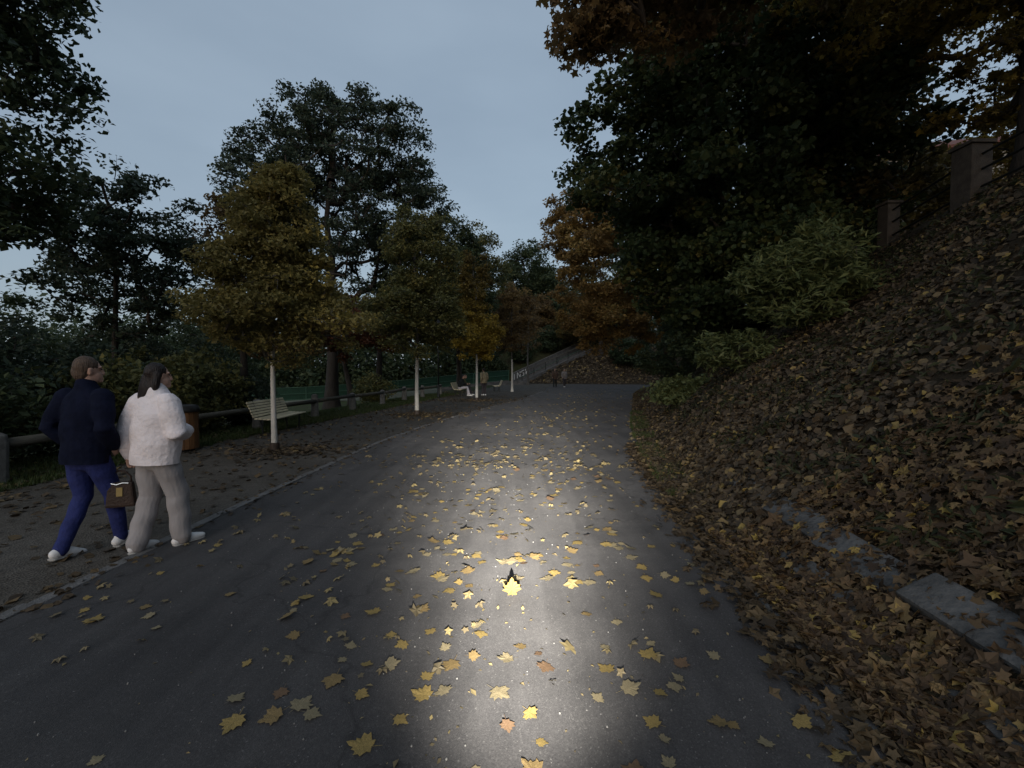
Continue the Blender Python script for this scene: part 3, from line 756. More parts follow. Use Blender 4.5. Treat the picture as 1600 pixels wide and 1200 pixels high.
for i, (x, y, r, h, pal, lab) in enumerate([
        (6.6, 14.2, 1.3, 1.5, 'green', 'dark bush on the bank under the huge maple'),
        (7.0, 19.0, 1.6, 1.9, 'green', 'dark bush at the foot of the bank by the road bend'),
        (9.2, 20.0, 2.2, 3.0, 'green', 'tall black-green bush in the shade behind the huge maple'),
        (10.6, 24.5, 2.4, 3.2, 'green', 'dark bush in the shade near the orange-brown tree'),
        (13.0, 31.0, 2.8, 3.6, 'green', 'dark bush on the outside of the road bend'),
        (4.9, 12.3, .8, .7, 'lime', 'low weedy bush at the roadside foot of the bank'),
        (11.6, 17.5, 2.4, 3.4, 'green', 'dark bush on the bank crest behind both tall trunks')]):
    make_bush('bank_bush', lab, x, y, r, r, h, int(4200 + 1600 * r), .13, pal, 'kite', 90 + i, 'bushes on the shaded bank', n_clump=70, clump_r=.45)

for i, (x, y, r, lab) in enumerate([(1.2, 56.5, 1.5, 'dark bush above the foot of the stairs'), (4.6, 58.2, 1.8, 'dark bush behind the middle of the stairs'), (8.2, 60.0, 2.0, 'dark bush behind the top of the stairs'), (-2.6, 54.0, 1.7, 'dark bush at the right end of the court fence'), (13.6, 52.6, 2.0, 'dark bush on the litter slope to the right of the slim tree'), (16.5, 51.5, 2.2, 'dark bush low on the slope where the road bends away'), (12.4, 57.5, 2.2, 'dark bush high on the slope at the top of the stairs')]):
    make_bush('hill_bush', lab, x, y, r, r, 1.8 * r, 5000, .24, 'green', 'kite', 120 + i, 'bushes on the hill by the stairs', n_clump=60, clump_r=.7)

# --- the far wood that closes the horizon
def far_wood():
    rng = np.random.default_rng(77)
    C = []; S = []
    for i in range(420):
        a = rng.uniform(-1.35, .95); d = rng.uniform(62, 110)
        x = d * math.sin(a); y = d * math.cos(a)
        if y < 46: continue
        if -6 < x < 60 and y < 70: continue
        h = rng.uniform(6, 13) if a < -.1 else rng.uniform(7, 12)
        g = float(H(x, y))
        for k in range(7):
            C.append((x + rng.normal(0, 2), y + rng.normal(0, 2), g + h * rng.uniform(.04, 1))); S.append(1.9)
    for i in range(170):      # nearer belt behind the ball court
        x = rng.uniform(-62, -3); y = 52 + rng.uniform(0, 8) - .18 * (x + 3) * .2
        g = float(H(x, y)); h = rng.uniform(4.0, 8.5)
        for k in range(7): C.append((x + rng.normal(0, 1.3), y + rng.normal(0, 1.3), g + h * rng.uniform(.02, 1))); S.append(1.3)
    for i in range(150):      # on the hill above the stairs
        x = rng.uniform(-7, 46); y = 64 + rng.uniform(0, 9)
        g = float(H(x, y)); h = rng.uniform(3.5, 8.5)
        for k in range(8): C.append((x + rng.normal(0, 1.1), y + rng.normal(0, 1.1), g + h * rng.uniform(0, 1))); S.append(1.25)
    C = np.array(C); S = np.array(S)
    idx = np.repeat(np.arange(len(C)), 26)
    q = rng.normal(0, .5, (len(idx), 3)) * S[idx][:, None]
    P = C[idx] + q
    ct = rng.random(len(C))
    V, F, t = leaf_cloud(P, .55, 'kite', rng, tint=np.clip(.5 * ct[idx] + .5 * rng.random(len(idx)), 0, 1))
    return tag(np_obj('treeline', V, F, LM['green'], tint=t), 'dark mass of trees beyond the ball court closing the horizon', 'treeline', kind='stuff')
far_wood()

# ------------------------------------------------------------------ grass and litter
def grass(name, lab, pts, hgt, rng):
    n = len(pts)
    a = rng.uniform(0, 6.28, n); w = rng.uniform(.003, .007, n) * 1.6; h = hgt * rng.uniform(.5, 1.3, n)
    dx = np.cos(a); dy = np.sin(a); lean = rng.uniform(.1, .9, n) * h
    A = pts + np.stack([-dy * w, dx * w, np.full(n, -.01)], -1); Bp = pts + np.stack([dy * w, -dx * w, np.full(n, -.01)], -1)
    Cm = pts + np.stack([dx * lean, dy * lean, h], -1)
    V = np.stack([A, Bp, Cm], 1).reshape(-1, 3)
    return tag(np_obj(name, V, np.arange(n * 3).reshape(-1, 3), LM['grass'], tint=rng.random(n)), lab, 'grass', kind='stuff')
def on_ground(x, y, dz=0.0): return np.stack([x, y, H(x, y) + dz], -1)
rg = np.random.default_rng(5)
n = 60000
y = rg.uniform(4.2, 30, n) ** 1.0; x = GE(y) - rg.exponential(1.4, n) + .05 + .10 * fnoise(y * 3, y, 4)
grass('lawn_grass', 'short dull grass strip between the gravel and the rail fence', on_ground(x, y), .085, rg)
n = 9000
y = rg.uniform(5.5, 17, n); x = XR(y) + rg.uniform(.02, .55, n)
keep = fnoise(y * 1.4, x * .4, 9) > -.25
grass('verge_grass', 'narrow green grass verge along the right edge of the road', on_ground(x[keep], y[keep]), .10, rg)

def litter(name, lab, x, y, size, shape, pal, rng, tilt=.45, lift=.02, tint=None):
    e = .08
    Nn = np.stack([-(H(x + e, y) - H(x - e, y)) / (2 * e), -(H(x, y + e) - H(x, y - e)) / (2 * e), np.ones(len(x))], -1)
    Nn /= np.linalg.norm(Nn, axis=1, keepdims=True)
    P = on_ground(x, y) + Nn * (rng.random((len(x), 1)) * lift + .012)
    V, F, t = leaf_cloud(P, size, shape, rng, nrm=Nn, tilt=tilt, tint=tint)
    return tag(np_obj(name, V, F, LM[pal], tint=t), lab, 'leaf litter', kind='stuff')
n = 46000     # close part of the bank: lobed leaves
y = .6 + 8.5 * rg.random(n) ** 1.25; d = .16 + 7.0 * rg.random(n) ** 2.3
thin = rg.random(n) < np.where(d > 2.4, .45 + .5 * sstep(-.3, .5, fnoise(y * 1.1, d * 1.3, 51)), 1.0); y = y[thin]; d = d[thin]; n = len(y)
slab = (d > .47) & (d < 1.0) & (y > 1.5) & (y < 4.4)
keep = ~slab | (rg.random(n) < np.where(d < .74, .85, .42))
near = keep & (y < 4.2)
litter('leaf_litter', 'dry brown fallen leaves heaped on the nearest part of the bank', (XR(y) + d)[near], y[near], .082, 'star', 'litterwarm', rg, tilt=.42, lift=.05)
keep = keep & ~near
litter('leaf_litter', 'dry brown fallen leaves covering the middle of the bank beside the road', (XR(y) + d)[keep], y[keep], .082, 'lobe', 'litter', rg, tilt=.5, lift=.05)
n = 34000
y = 6 + 34 * rg.random(n) ** 1.3; d = .10 + 7.5 * rg.random(n) ** 1.9
litter('leaf_litter', 'brown fallen leaves covering the far bank under the maple', XR(y) + d, y, .095, 'kite', 'litter', rg, tilt=.5, lift=.05)
n = 20000
y = 2.0 + 15 * rg.random(n) ** 1.2; d = 1.0 + 6.0 * rg.random(n); x = XR(y) + d
kk = fnoise(x * 1.5, y * 1.5, 41) + .5 * fnoise(x * 4, y * 4, 42) > .05
x = x[kk]; y = y[kk]
P = on_ground(x, y, 0) + np.stack([rg.normal(0, .02, len(x)), rg.normal(0, .02, len(x)), .03 + .13 * rg.random(len(x))], -1)
V, F, t = leaf_cloud(P, .085, 'long', rg, tilt=.7)
tag(np_obj('weeds', V, F, LM['weed'], tint=t * .8), 'low green weeds growing through the leaf litter on the bank', 'weeds', kind='stuff')
n = 7000      # slope beside the stairs
x = rg.uniform(1.5, 26, n); y = 53 - .25 * x + 9 * rg.random(n)
sv = -(x - .9) * .4079 + (y - 52.5) * .9130; kk = (sv < -.3) | (x > 11.5); x = x[kk]; y = y[kk]; n = len(x)
litter('leaf_litter', 'orange fallen leaves on the slope beside the stairs', x, y, .24, 'lobe', 'litter', rg, lift=.12)
n = 2600      # under the young trees
cx = np.array([(-4.75, 8.85, .9), (-3.5, 16, 1.2), (-1.9, 23.4, 1.3)])[rg.integers(0, 3, n)]
an = rg.uniform(0, 6.28, n); rr = np.abs(rg.normal(0, .62, n)) * cx[:, 2]
litter('leaf_litter', 'rust brown fallen leaves gathered round the feet of the whitewashed trees', cx[:, 0] + 1.35 * rr * np.cos(an) + .2, cx[:, 1] + rr * np.sin(an), .085, 'lobe', 'litter', rg, tilt=.25)
n = 3800      # along the lawn and gravel
y = 4 + 30 * rg.random(n) ** 1.2; x = GE(y) + rg.normal(-.5, .7, n)
litter('leaf_litter', 'scattered brown leaves on the grass edge and around the stone posts', x, y, .085, 'lobe', 'litter', rg, tilt=.3)
n = 1500
y = 2.6 + 26 * rg.random(n) ** 1.3; x = XL(y) - .1 - rg.random(n) * (XL(y) - GE(y) - .1)
litter('leaf_litter', 'thinly scattered leaves on the gravel path', x, y, .075, 'lobe', 'litterdark', rg, tilt=.25)
n = 650
y = 2.5 + 24 * rg.random(n) ** 1.2; x = XL(y) + rg.normal(-.03, .10, n)
litter('leaf_litter', 'small dark leaves caught along the narrow stone kerb', x, y, .055, 'lobe', 'litterdark', rg, tilt=.3)
n = 2400       # in the gutter between lip and slabs
y = .6 + 9 * rg.random(n); x = XR(y) + rg.normal(.06, .13, n)
litter('leaf_litter', 'damp leaves swept along the right road edge', x, y, .08, 'star', 'litterdark', rg, tilt=.35, lift=.04)

# ------------------------------------------------------------------ leaves on the asphalt
def maple_leaf_mesh(seed, m):
    r = random.Random(seed)
    half = [(0, -.30, 0), (.10, -.33, 1), (.26, -.34, 1), (.24, -.20, 0), (.36, -.14, 1), (.52, -.05, 2), (.42, .04, 0), (.50, .20, 1), (.33, .20, 0), (.26, .22, 0), (.24, .36, 1), (.14, .34, 0), (.10, .48, 1), (0, .62, 2)]
    pts = [(x, y) for x, y, k in half] + [(-x, y) for x, y, k in half[-2:0:-1]]
    curl = r.uniform(.1, .9); cup = r.uniform(-.25, .5); fold = r.uniform(-.1, .35)
    def z(x, y): return .10 * (cup * (x * x + y * y) * 3 + fold * abs(x) * 1.4 + curl * max(0, y) ** 2 * 2 * r.uniform(.7, 1.3) + .12 * math.sin(7 * x + seed) * math.cos(6 * y))
    V = [(0, -.02, .012)]
    for x, y in pts: V.append((x * r.uniform(.9, 1.1), y * r.uniform(.93, 1.07), z(x, y)))
    n = len(pts)
    F = [(0, i, i % n + 1) for i in range(1, n + 1)]
    b = len(V)       # stalk
    V += [(-.012, -.3, .02), (.012, -.3, .02), (.05 + .01, -.66, .05 * curl + .02), (.05 - .01, -.66, .05 * curl + .02)]
    F += [(b, b + 1, b + 2, b + 3)]
    mn = min(v[2] for v in V)
    me = bpy.data.meshes.new('fallen_leaf')
    me.from_pydata([(x, y, zz - mn) for x, y, zz in V], [], F)
    me.materials.append(m)
    return me
road_leaf_mats = [mat('road_leaf_yellow', (.25, .178, .06), .6, .25, 14, .4, 30), mat('road_leaf_ochre', (.19, .132, .055), .6, .25, 14, .4, 30),
                  mat('road_leaf_pale', (.22, .18, .105), .6, .2, 14, .4, 30), mat('road_leaf_brown', (.13, .08, .045), .65, .25, 14, .4, 30)]
leaf_meshes = [[maple_leaf_mesh(s * 7 + k, m) for s in range(6)] for k, m in enumerate(road_leaf_mats)]
lr = random.Random(19)
GL = 'maple leaves fallen on the asphalt'
placed = 0; tries = 0; pts = []
clusters = [(lr.uniform(-1.6, 1.7), 1.7 + 5.6 * lr.random()) for _ in range(46)]
def leaf_at(x, y, size, label, k=None, rot=None):
    k = lr.choices([0, 1, 2, 3], [5, 2.5, 3, 1])[0] if k is None else k
    o = bpy.data.objects.new('fallen_leaf', lr.choice(leaf_meshes[k])); link(o)
    o.location = (x, y, .013); o.scale = (size,) * 3
    ta = lr.gauss(-.04, .09); tb = lr.gauss(0, .14)
    o.rotation_euler = rot or (ta, tb, lr.uniform(0, 6.28))
    o.location.z += .35 * size * (abs(ta) + abs(tb))
    return tag(o, label, 'leaf', GL)
while placed < 299 and tries < 9000:
    tries += 1
    if lr.random() < .45:
        c = lr.choice(clusters); x = c[0] + lr.gauss(0, .13); y = c[1] + lr.gauss(0, .14)
    else:
        x = lr.uniform(-3.2, 2.6) if lr.random() < .55 else lr.gauss(.25, .9); y = 1.5 + 2.6 * lr.random() if lr.random() < .5 else 1.55 + 6.6 * lr.random()
        if x < -.9 and lr.random() < .5: continue
    if not (float(XL(y)) + .05 < x < float(XR(y)) + .0) or y < 1.5: continue
    if any(abs(x - p[0]) < .05 and abs(y - p[1]) < .05 for p in pts): continue
    pts.append((x, y))
    s = lr.choice((lr.uniform(.055, .085), lr.uniform(.085, .125)))
    beam = abs(x) < .22 + .13 * y ** .9
    k = lr.choices([0, 1, 2, 3], [4, 2.5, 4.5, 1.2])[0]
    colr = ('yellow', 'ochre', 'pale', 'brown')[k]
    dist = 'near the bottom of the picture' if y < 2.6 else ('farther up the road' if y > 5 else 'abreast of the walking couple')
    zone = 'inside the bright light beam' if beam else ('on the dim side towards the gravel' if x < 0 else 'on the dim side towards the bank')
    lab = f"{'small' if s < .09 else 'large'} {colr} leaf {zone}, {dist}"
    leaf_at(x, y, s, lab, k); placed += 1
o = leaf_at(0.0, 3.12, .13, 'upright yellow leaf standing on its edge in the light beam with a long dark shadow', 0, (R(80), 0, R(8)))
o.location.z = .058
upm = o.data.copy(); upm.materials.clear(); upm.materials.append(mat('upright_leaf_yellow', (.17, .105, .016), .6, .2, 14)); o.data = upm
n = 900
y = 7.2 + 30 * rg.random(n) ** 1.5; x = XL(y) + np.clip(rg.normal(.60, .26, n), .03, 1.0) * (XR(y) - XL(y))
P = np.stack([x, y, np.full(n, .03)], -1)
n2 = 330
y2 = 2.2 + 6.5 * rg.random(n2); x2 = np.clip(np.where(rg.random(n2) < .6, rg.uniform(-3.1, -.2, n2), rg.normal(.6, .9, n2)), XL(y2) + .05, XR(y2) - .05)
P = np.concatenate([P, np.stack([x2, y2, np.full(n2, .026)], -1)])
V, F, t = leaf_cloud(P, np.concatenate([np.full(n, .09), np.full(n2, .068)])[:, None, None].ravel(), 'star', rg, tilt=.3)
tag(np_obj('scattered_leaves', V, F, LM['pale'], tint=t), 'small dull pale leaves scattered thinly over the asphalt', 'leaves', kind='stuff')
n = 900
y = 1.4 + 9 * rg.random(n) ** 1.2; x = np.clip(rg.normal(.1, 1.1, n), -3.0, 1.5)
P = np.stack([x, y, np.full(n, .016)], -1)
V, F, t = leaf_cloud(P, .018, 'kite', rg, tilt=.3, svar=.5)
tag(np_obj('leaf_crumbs', V, F, LM['pale'], tint=t), 'tiny leaf crumbs and stalks strewn on the asphalt', 'leaf crumbs', kind='stuff')
n = 420
y = 1.3 + 8 * rg.random(n) ** 1.2; x = rg.uniform(-2.6, 1.6, n)
A = np.stack([x, y, np.full(n, .011)], -1); r_ = rg.uniform(.002, .006, n)
V, F = frusta(A, A + np.stack([rg.normal(0, .001, n), rg.normal(0, .001, n), r_ * 1.2], -1), r_, r_ * .55, 5)
top = np.stack([np.arange(n) * 10 + 5 + k for k in range(5)], -1)
tag(link(bpy.data.objects.new('road_grit', np_mesh('road_grit', V, [F, top], M['grit']))), 'pale grit and small pebbles on the asphalt', 'grit', kind='stuff')

# ------------------------------------------------------------------ rail fence with stone posts
fence = empty('rail_fence', (-7.3, 6, 0), 0, 'low weathered wooden rail on squat stone posts along the lawn behind the bench', 'fence')
posts = [(-7.45, .2), (-7.45, 3.2), (-7.45, 6.2), (-7.35, 9.2), (-7.15, 12.2), (-6.9, 15.2), (-6.6, 18.0), (-6.2, 20.8), (-5.8, 23.4), (-5.35, 26.0), (-4.75, 28.8)]
fr = random.Random(8)
for i, (x, y) in enumerate(posts):
    z = float(H(x, y))
    h = fr.uniform(.68, .84); w = fr.uniform(.24, .30)
    m = MB().lathe([(w * .62, -.1), (w * .56, .2), (w * .52, h * .8), (w * .45, h * .95), (w * .25, h)], n=9, sx=fr.uniform(.85, 1), sy=fr.uniform(.85, 1))
    o = m.build('stone_post', M['stone'], fence, bevel=.012)
    o.location = (x + 7.3, y - 6, z); o.rotation_euler = (fr.uniform(-.05, .05), fr.uniform(-.05, .05), fr.uniform(0, 3))
    if i + 1 < len(posts):
        x2, y2 = posts[i + 1]; z2 = float(H(x2, y2))
        a = Vector((x + 7.3 + .04, y - 6, z + .58)); b = Vector((x2 + 7.3 + .04, y2 - 6, z2 + .58 + fr.uniform(-.03, .03)))
        m = MB().tube([a, a.lerp(b, .33) + Vector((0, 0, fr.uniform(-.012, .01))), a.lerp(b, .66), b], [.072, .07, .068, .072], 10)
        m.build('rail', M['rail_wood'], fence, smooth=True)

# ------------------------------------------------------------------ benches
def make_bench(label, x, y, rz, L=1.9, group='slatted park benches'):
    b = empty('park_bench', (x, y, .006), rz, label, 'bench', group)     # faces local +x, long axis local y
    for k in range(5):
        MB().box((-.14 + .098 * k, 0, .44 + (.012 if k == 4 else 0) - .006 * k), (.08, L, .032), ry=-.05).build('seat_slat', M['wood_pale'], b, bevel=.006)
    for k in range(6):
        MB().box((-.215 - .028 * k, 0, .50 + .066 * k), (.026, L, .052), ry=-.40).build('back_slat', M['wood_pale'], b, bevel=.006)
    for s in (-L * .36, L * .36):
        m = MB()
        m.tube([(-.17, s, .41), (-.10, s, .0)], .024).tube([(.22, s, .41), (.20, s, 0)], .024).box((.03, s, .405), (.46, .045, .03)).tube([(-.19, s, .41), (-.37, s, .86)], .02)
        m.box((-.10, s, .012), (.12, .07, .024)).box((.20, s, .012), (.12, .07, .024))
        m.build('leg_frame', M['iron'], b)
    return b
make_bench('pale slatted bench standing empty behind the first whitewashed tree', -6.2, 11.6, 0.06)
make_bench('pale slatted bench with two people seated on it', -3.35, 27.6, -.05, 1.9)
make_bench('grey slatted bench standing empty by the green court fence', -1.15, 33.5, R(180) + .1, 1.6)

# ------------------------------------------------------------------ wooden litter bin
lb = empty('litter_bin', (-6.68, 8.8, 0.0), 0, 'round brown wood-slatted litter bin with black rim on the gravel edge', 'bin')
for k in range(18):
    a = 2 * math.pi * k / 18
    MB().box((.255 * math.cos(a), .255 * math.sin(a), .43), (.022, .082, .74), rz=a).build('slat', M['bin_wood'], lb, bevel=.004)
MB().lathe([(.235, .05), (.235, .8), (.22, .8), (.22, .1)], n=24).build('liner', M['black'], lb, smooth=True)
MB().lathe([(.235, .80), (.29, .80), (.295, .84), (.26, .93), (.15, .95), (.14, .90)], n=24).build('lid', M['black'], lb, smooth=True)
MB().lathe([(.18, .0), (.18, .05)], n=16).build('base', M['black'], lb)

# ------------------------------------------------------------------ lamp post
lp = empty('street_lamp', (-4.3, 25.4, 0), 0, 'thin dark unlit lamp post on the gravel behind the green-yellow young tree', 'street lamp')
MB().lathe([(.10, 0), (.10, .12), (.07, .18), (.065, .7), (.05, .75), (.042, .8)], n=12).build('base', M['iron'], lp, smooth=True)
MB().tube([(0, 0, .78), (0, 0, 2.2), (0, 0, 3.9)], [.045, .04, .032], 12).build('pole', M['iron'], lp, smooth=True)
MB().lathe([(.03, 3.88), (.10, 3.95), (.16, 4.35), (.15, 4.36)], n=8).build('lantern', M['winglass'], lp)
MB().lathe([(.20, 4.36), (.19, 4.39), (.08, 4.52), (.02, 4.6)], n=12).build('cap', M['iron'], lp, smooth=True)

# ------------------------------------------------------------------ ball court fence
cf = empty('court_fence', (0, 47.5, 0), 0, 'low green mesh fence of the ball court on a pale base wall', 'fence')
fp = [(-25, 34.0), (-21.5, 36.0), (-18, 38.0), (-14.5, 40.0), (-11, 42.0), (-7.5, 43.9), (-4.0, 45.7), (-.35, 47.5)]
zt = [-.0, .05, .15, .35, .6, .95, 1.3, 1.62]
for i, (x, y) in enumerate(fp):
    zb = zt[i] - 1.65
    MB().tube([(x, y - 47.5, zb), (x, y - 47.5, zt[i] + .02)], .035, 8).build('post', M['green_rail'], cf)
    if i + 1 < len(fp):
        x2, y2 = fp[i + 1]; z1, z2 = zt[i], zt[i + 1]
        for dz in (0, -.55, -1.05):
            MB().tube([(x, y - 47.5, z1 + dz), (x2, y2 - 47.5, z2 + dz)], .025, 6).build('rail', M['green_rail'], cf)
        th = .015
        q = [(x, y - 47.5 + .04, z1 - 1.04), (x2, y2 - 47.5 + .04, z2 - 1.04), (x2, y2 - 47.5 + .04, z2 - .03), (x, y - 47.5 + .04, z1 - .03)]
        MB().poly(q + [(a, b + th, c) for a, b, c in q], [(0, 1, 2, 3), (7, 6, 5, 4), (0, 4, 5, 1), (1, 5, 6, 2), (2, 6, 7, 3), (3, 7, 4, 0)]).build('mesh_panel', M['green_mesh'], cf)
        q = [(x, y - 47.5 - .08, z1 - 2.2), (x2, y2 - 47.5 - .08, z2 - 2.2), (x2, y2 - 47.5 - .08, z2 - 1.12), (x, y - 47.5 - .08, z1 - 1.12)]
        MB().poly(q + [(a, b + .22, c) for a, b, c in q], [(0, 1, 2, 3), (7, 6, 5, 4), (0, 4, 5, 1), (1, 5, 6, 2), (2, 6, 7, 3), (3, 7, 4, 0)]).build('base_wall', M['court'] if i < 5 else M['concrete_dark'], cf)

# ------------------------------------------------------------------ stairs up the hill
st = empty('outdoor_stairs', (0.9, 52.5, 0), 0, 'grey concrete stairs with handrails climbing the slope at the end of the road', 'stairs')
# runs from (0.9,52.5) towards (10.3,57.3), 4.4 m up
dirv = Vector((9.4, 4.2, 0)); Ls = dirv.length; dirv.normalize(); nor = Vector((-dirv.y, dirv.x, 0))
nst = 26; rise_, run_ = 4.3 / nst, Ls / nst
ang = math.atan2(dirv.y, dirv.x)
for k in range(nst):
    c = dirv * (run_ * (k + .5)) + nor * 1.1
    MB().box((c.x, c.y, rise_ * (k + 1) - .30), (run_ + .02, 2.0, .60), rz=ang).build('step', M['concrete'], st, bevel=.008)
def sloped(name, off, w, z0, z1, m, t0=0.0, t1=1.0):
    a = dirv * (Ls * t0); b = dirv * (Ls * t1); ha = 4.3 * t0; hb = 4.3 * t1
    q = []
    for p, h in ((a, ha), (b, hb)):
        for s in (off - w / 2, off + w / 2):
            for zz in (z0, z1): q.append((p.x + nor.x * s, p.y + nor.y * s, h + zz))
    return MB().poly(q, [(0, 1, 3, 2), (4, 6, 7, 5), (0, 4, 5, 1), (2, 3, 7, 6), (0, 2, 6, 4), (1, 5, 7, 3)]).build(name, m, st)
sloped('cheek_wall', -.06, .28, -1.6, .12, M['concrete_dark'])
sloped('coping', -.06, .34, .123, .20, M['concrete'])
sloped('back_wall', 2.3, .3, -1.5, 1.15, M['concrete_dark'])
sloped('coping', 2.3, .36, 1.153, 1.22, M['concrete'])
for k in range(7):
    t = .03 + .94 * k / 6; p = dirv * (Ls * t) + nor * (-.06)
    MB().tube([(p.x, p.y, 4.3 * t + .15), (p.x, p.y, 4.3 * t + 1.12)], .04, 8).build('railing_post', M['iron'], st)
for h_, r_ in ((1.14, .05), (.65, .03)):
    a = dirv * (-.1) + nor * (-.06); b = dirv * (Ls + .2) + nor * (-.06)
    MB().tube([(a.x, a.y, h_), (b.x, b.y, h_ + 4.35)], r_, 8).build('handrail', M['green_rail'] if h_ < 1 else M['rail_wood'], st)
# graffiti: white letters on the foot of the cheek wall
def letters(txt, u0, z0, hgt):
    strokes = {'I': [((.2, 0), (.2, 1))], 'N': [((0, 0), (0, 1)), ((0, 1), (.6, 0)), ((.6, 0), (.6, 1))], 'S': [((.6, .9), (.1, .95)), ((.1, .95), (.05, .6)), ((.05, .6), (.55, .42)), ((.55, .42), (.5, .05)), ((.5, .05), (0, .05))],
               'W': [((0, 1), (.15, 0)), ((.15, 0), (.32, .6)), ((.32, .6), (.5, 0)), ((.5, 0), (.68, 1))], 'H': [((0, 0), (0, 1)), ((.55, 0), (.55, 1)), ((0, .5), (.55, .5))]}
    m = MB(); u = u0
    for ch in txt:
        for (a, b) in strokes[ch]:
            def P(q):
                uu = u + q[0] * hgt * .9; p = dirv * uu + nor * 2.143
                return Vector((p.x, p.y, z0 + q[1] * hgt + 4.3 * uu / Ls))
            A, B_ = P(a), P(b); mid = (A + B_) / 2; d = B_ - A
            w = .085
            side = Vector((dirv.x, dirv.y, 0)) * w if abs(d.z) > .3 * hgt else Vector((0, 0, w))
            nn = nor * .004
            q = [A - side / 2, A + side / 2, B_ + side / 2, B_ - side / 2]
            m.poly([tuple(v) for v in q] + [tuple(v - nn) for v in q], [(0, 1, 2, 3), (7, 6, 5, 4), (0, 4, 5, 1), (1, 5, 6, 2), (2, 6, 7, 3), (3, 7, 4, 0)])
        u += hgt * .78
    return m
letters('INSW', .15, .30, .72).build('graffiti', M['white_paint'], st)
MB().box((-1.9, -4.2, .2), (4.8, .35, .44), rz=.02).build('low_wall', M['concrete_dark'], st, bevel=.02)

# ------------------------------------------------------------------ pillared fence on the bank crest
pf = empty('pillar_fence', (9.4, 10, 5.0), 0, 'dark plastered pillars joined by two iron rails on top of the bank', 'fence')
pil = [(9.15, 14.2, .44, 1.15), (9.75, 11.4, .32, 1.15), (9.35, 9.0, .42, 1.2), (9.35, 5.8, .5, 1.2), (9.35, 2.6, .5, 1.2)]
pil[0] = (10.3, 14.2, .44, 1.1)
for i, (x, y, w, h) in enumerate(pil):
    z = float(H(x, y)) - .15
    o = MB().box((x - 9.4, y - 10, z - 5 + h / 2), (w, w, h + .1)).build('pillar', M['pillar'], pf, bevel=.015)
    MB().box((x - 9.4, y - 10, z - 5 + h + .085), (w + .08, w + .08, .07)).build('pillar_cap', M['pillar'], o, bevel=.01)
    if i + 1 < len(pil):
        x2, y2, w2, h2 = pil[i + 1]; z2 = float(H(x2, y2)) - .15
        for hh in (.38, .72, 1.02):
            MB().tube([(x - 9.4, y - 10, z - 5 + hh), (x2 - 9.4, y2 - 10, z2 - 5 + hh)], .024, 6).build('rail', M['iron'], pf)
        q = [(x - 9.4 - .1, y - 10, z - 5.3), (x2 - 9.4 - .1, y2 - 10, z2 - 5.3), (x2 - 9.4 - .1, y2 - 10, z2 - 4.82), (x - 9.4 - .1, y - 10, z - 4.82)]
        MB().poly(q + [(a + .2, b, c) for a, b, c in q], [(0, 1, 2, 3), (7, 6, 5, 4), (0, 4, 5, 1), (1, 5, 6, 2), (2, 6, 7, 3), (3, 7, 4, 0)]).build('plinth', M['pillar'], pf)

# ------------------------------------------------------------------ house on the terrace
hx, hy = 26.5, 27.0; hz = float(H(hx, hy))
hs = empty('house', (hx, hy, hz), R(-12), 'grey house with red-brown hipped roof glimpsed behind the pillared fence', 'house')
MB().box((0, 0, 3.6), (11, 9, 7.4)).build('wall', M['render'], hs)
MB().poly([(-6, -5, 7.2), (6, -5, 7.2), (6, 5, 7.2), (-6, 5, 7.2), (-2.6, 0, 9.6), (2.6, 0, 9.6), (-6, -5, 7.05), (6, -5, 7.05), (6, 5, 7.05), (-6, 5, 7.05)],
          [(0, 1, 5, 4), (1, 2, 5), (2, 3, 4, 5), (3, 0, 4), (6, 7, 1, 0), (7, 8, 2, 1), (8, 9, 3, 2), (9, 6, 0, 3), (9, 8, 7, 6)]).build('roof', M['roof'], hs)
for fz in (1.7, 4.8):
    for fx in (-3.6, -1.2, 1.2, 3.6):
        w = MB().box((fx, -4.52, fz), (1.15, .10, 1.5)).build('window', M['winframe'], hs)
        MB().box((fx - .27, -4.575, fz), (.46, .03, 1.34)).build('pane', M['winglass'], w)
        MB().box((fx + .27, -4.575, fz), (.46, .03, 1.34)).build('pane', M['winglass'], w)
    for fy in (-2.4, 0, 2.4):
        w = MB().box((-5.52, fy, fz), (.10, 1.1, 1.5)).build('window', M['winframe'], hs)
        MB().box((-5.575, fy, fz), (.03, .95, 1.34)).build('pane', M['winglass'], w)

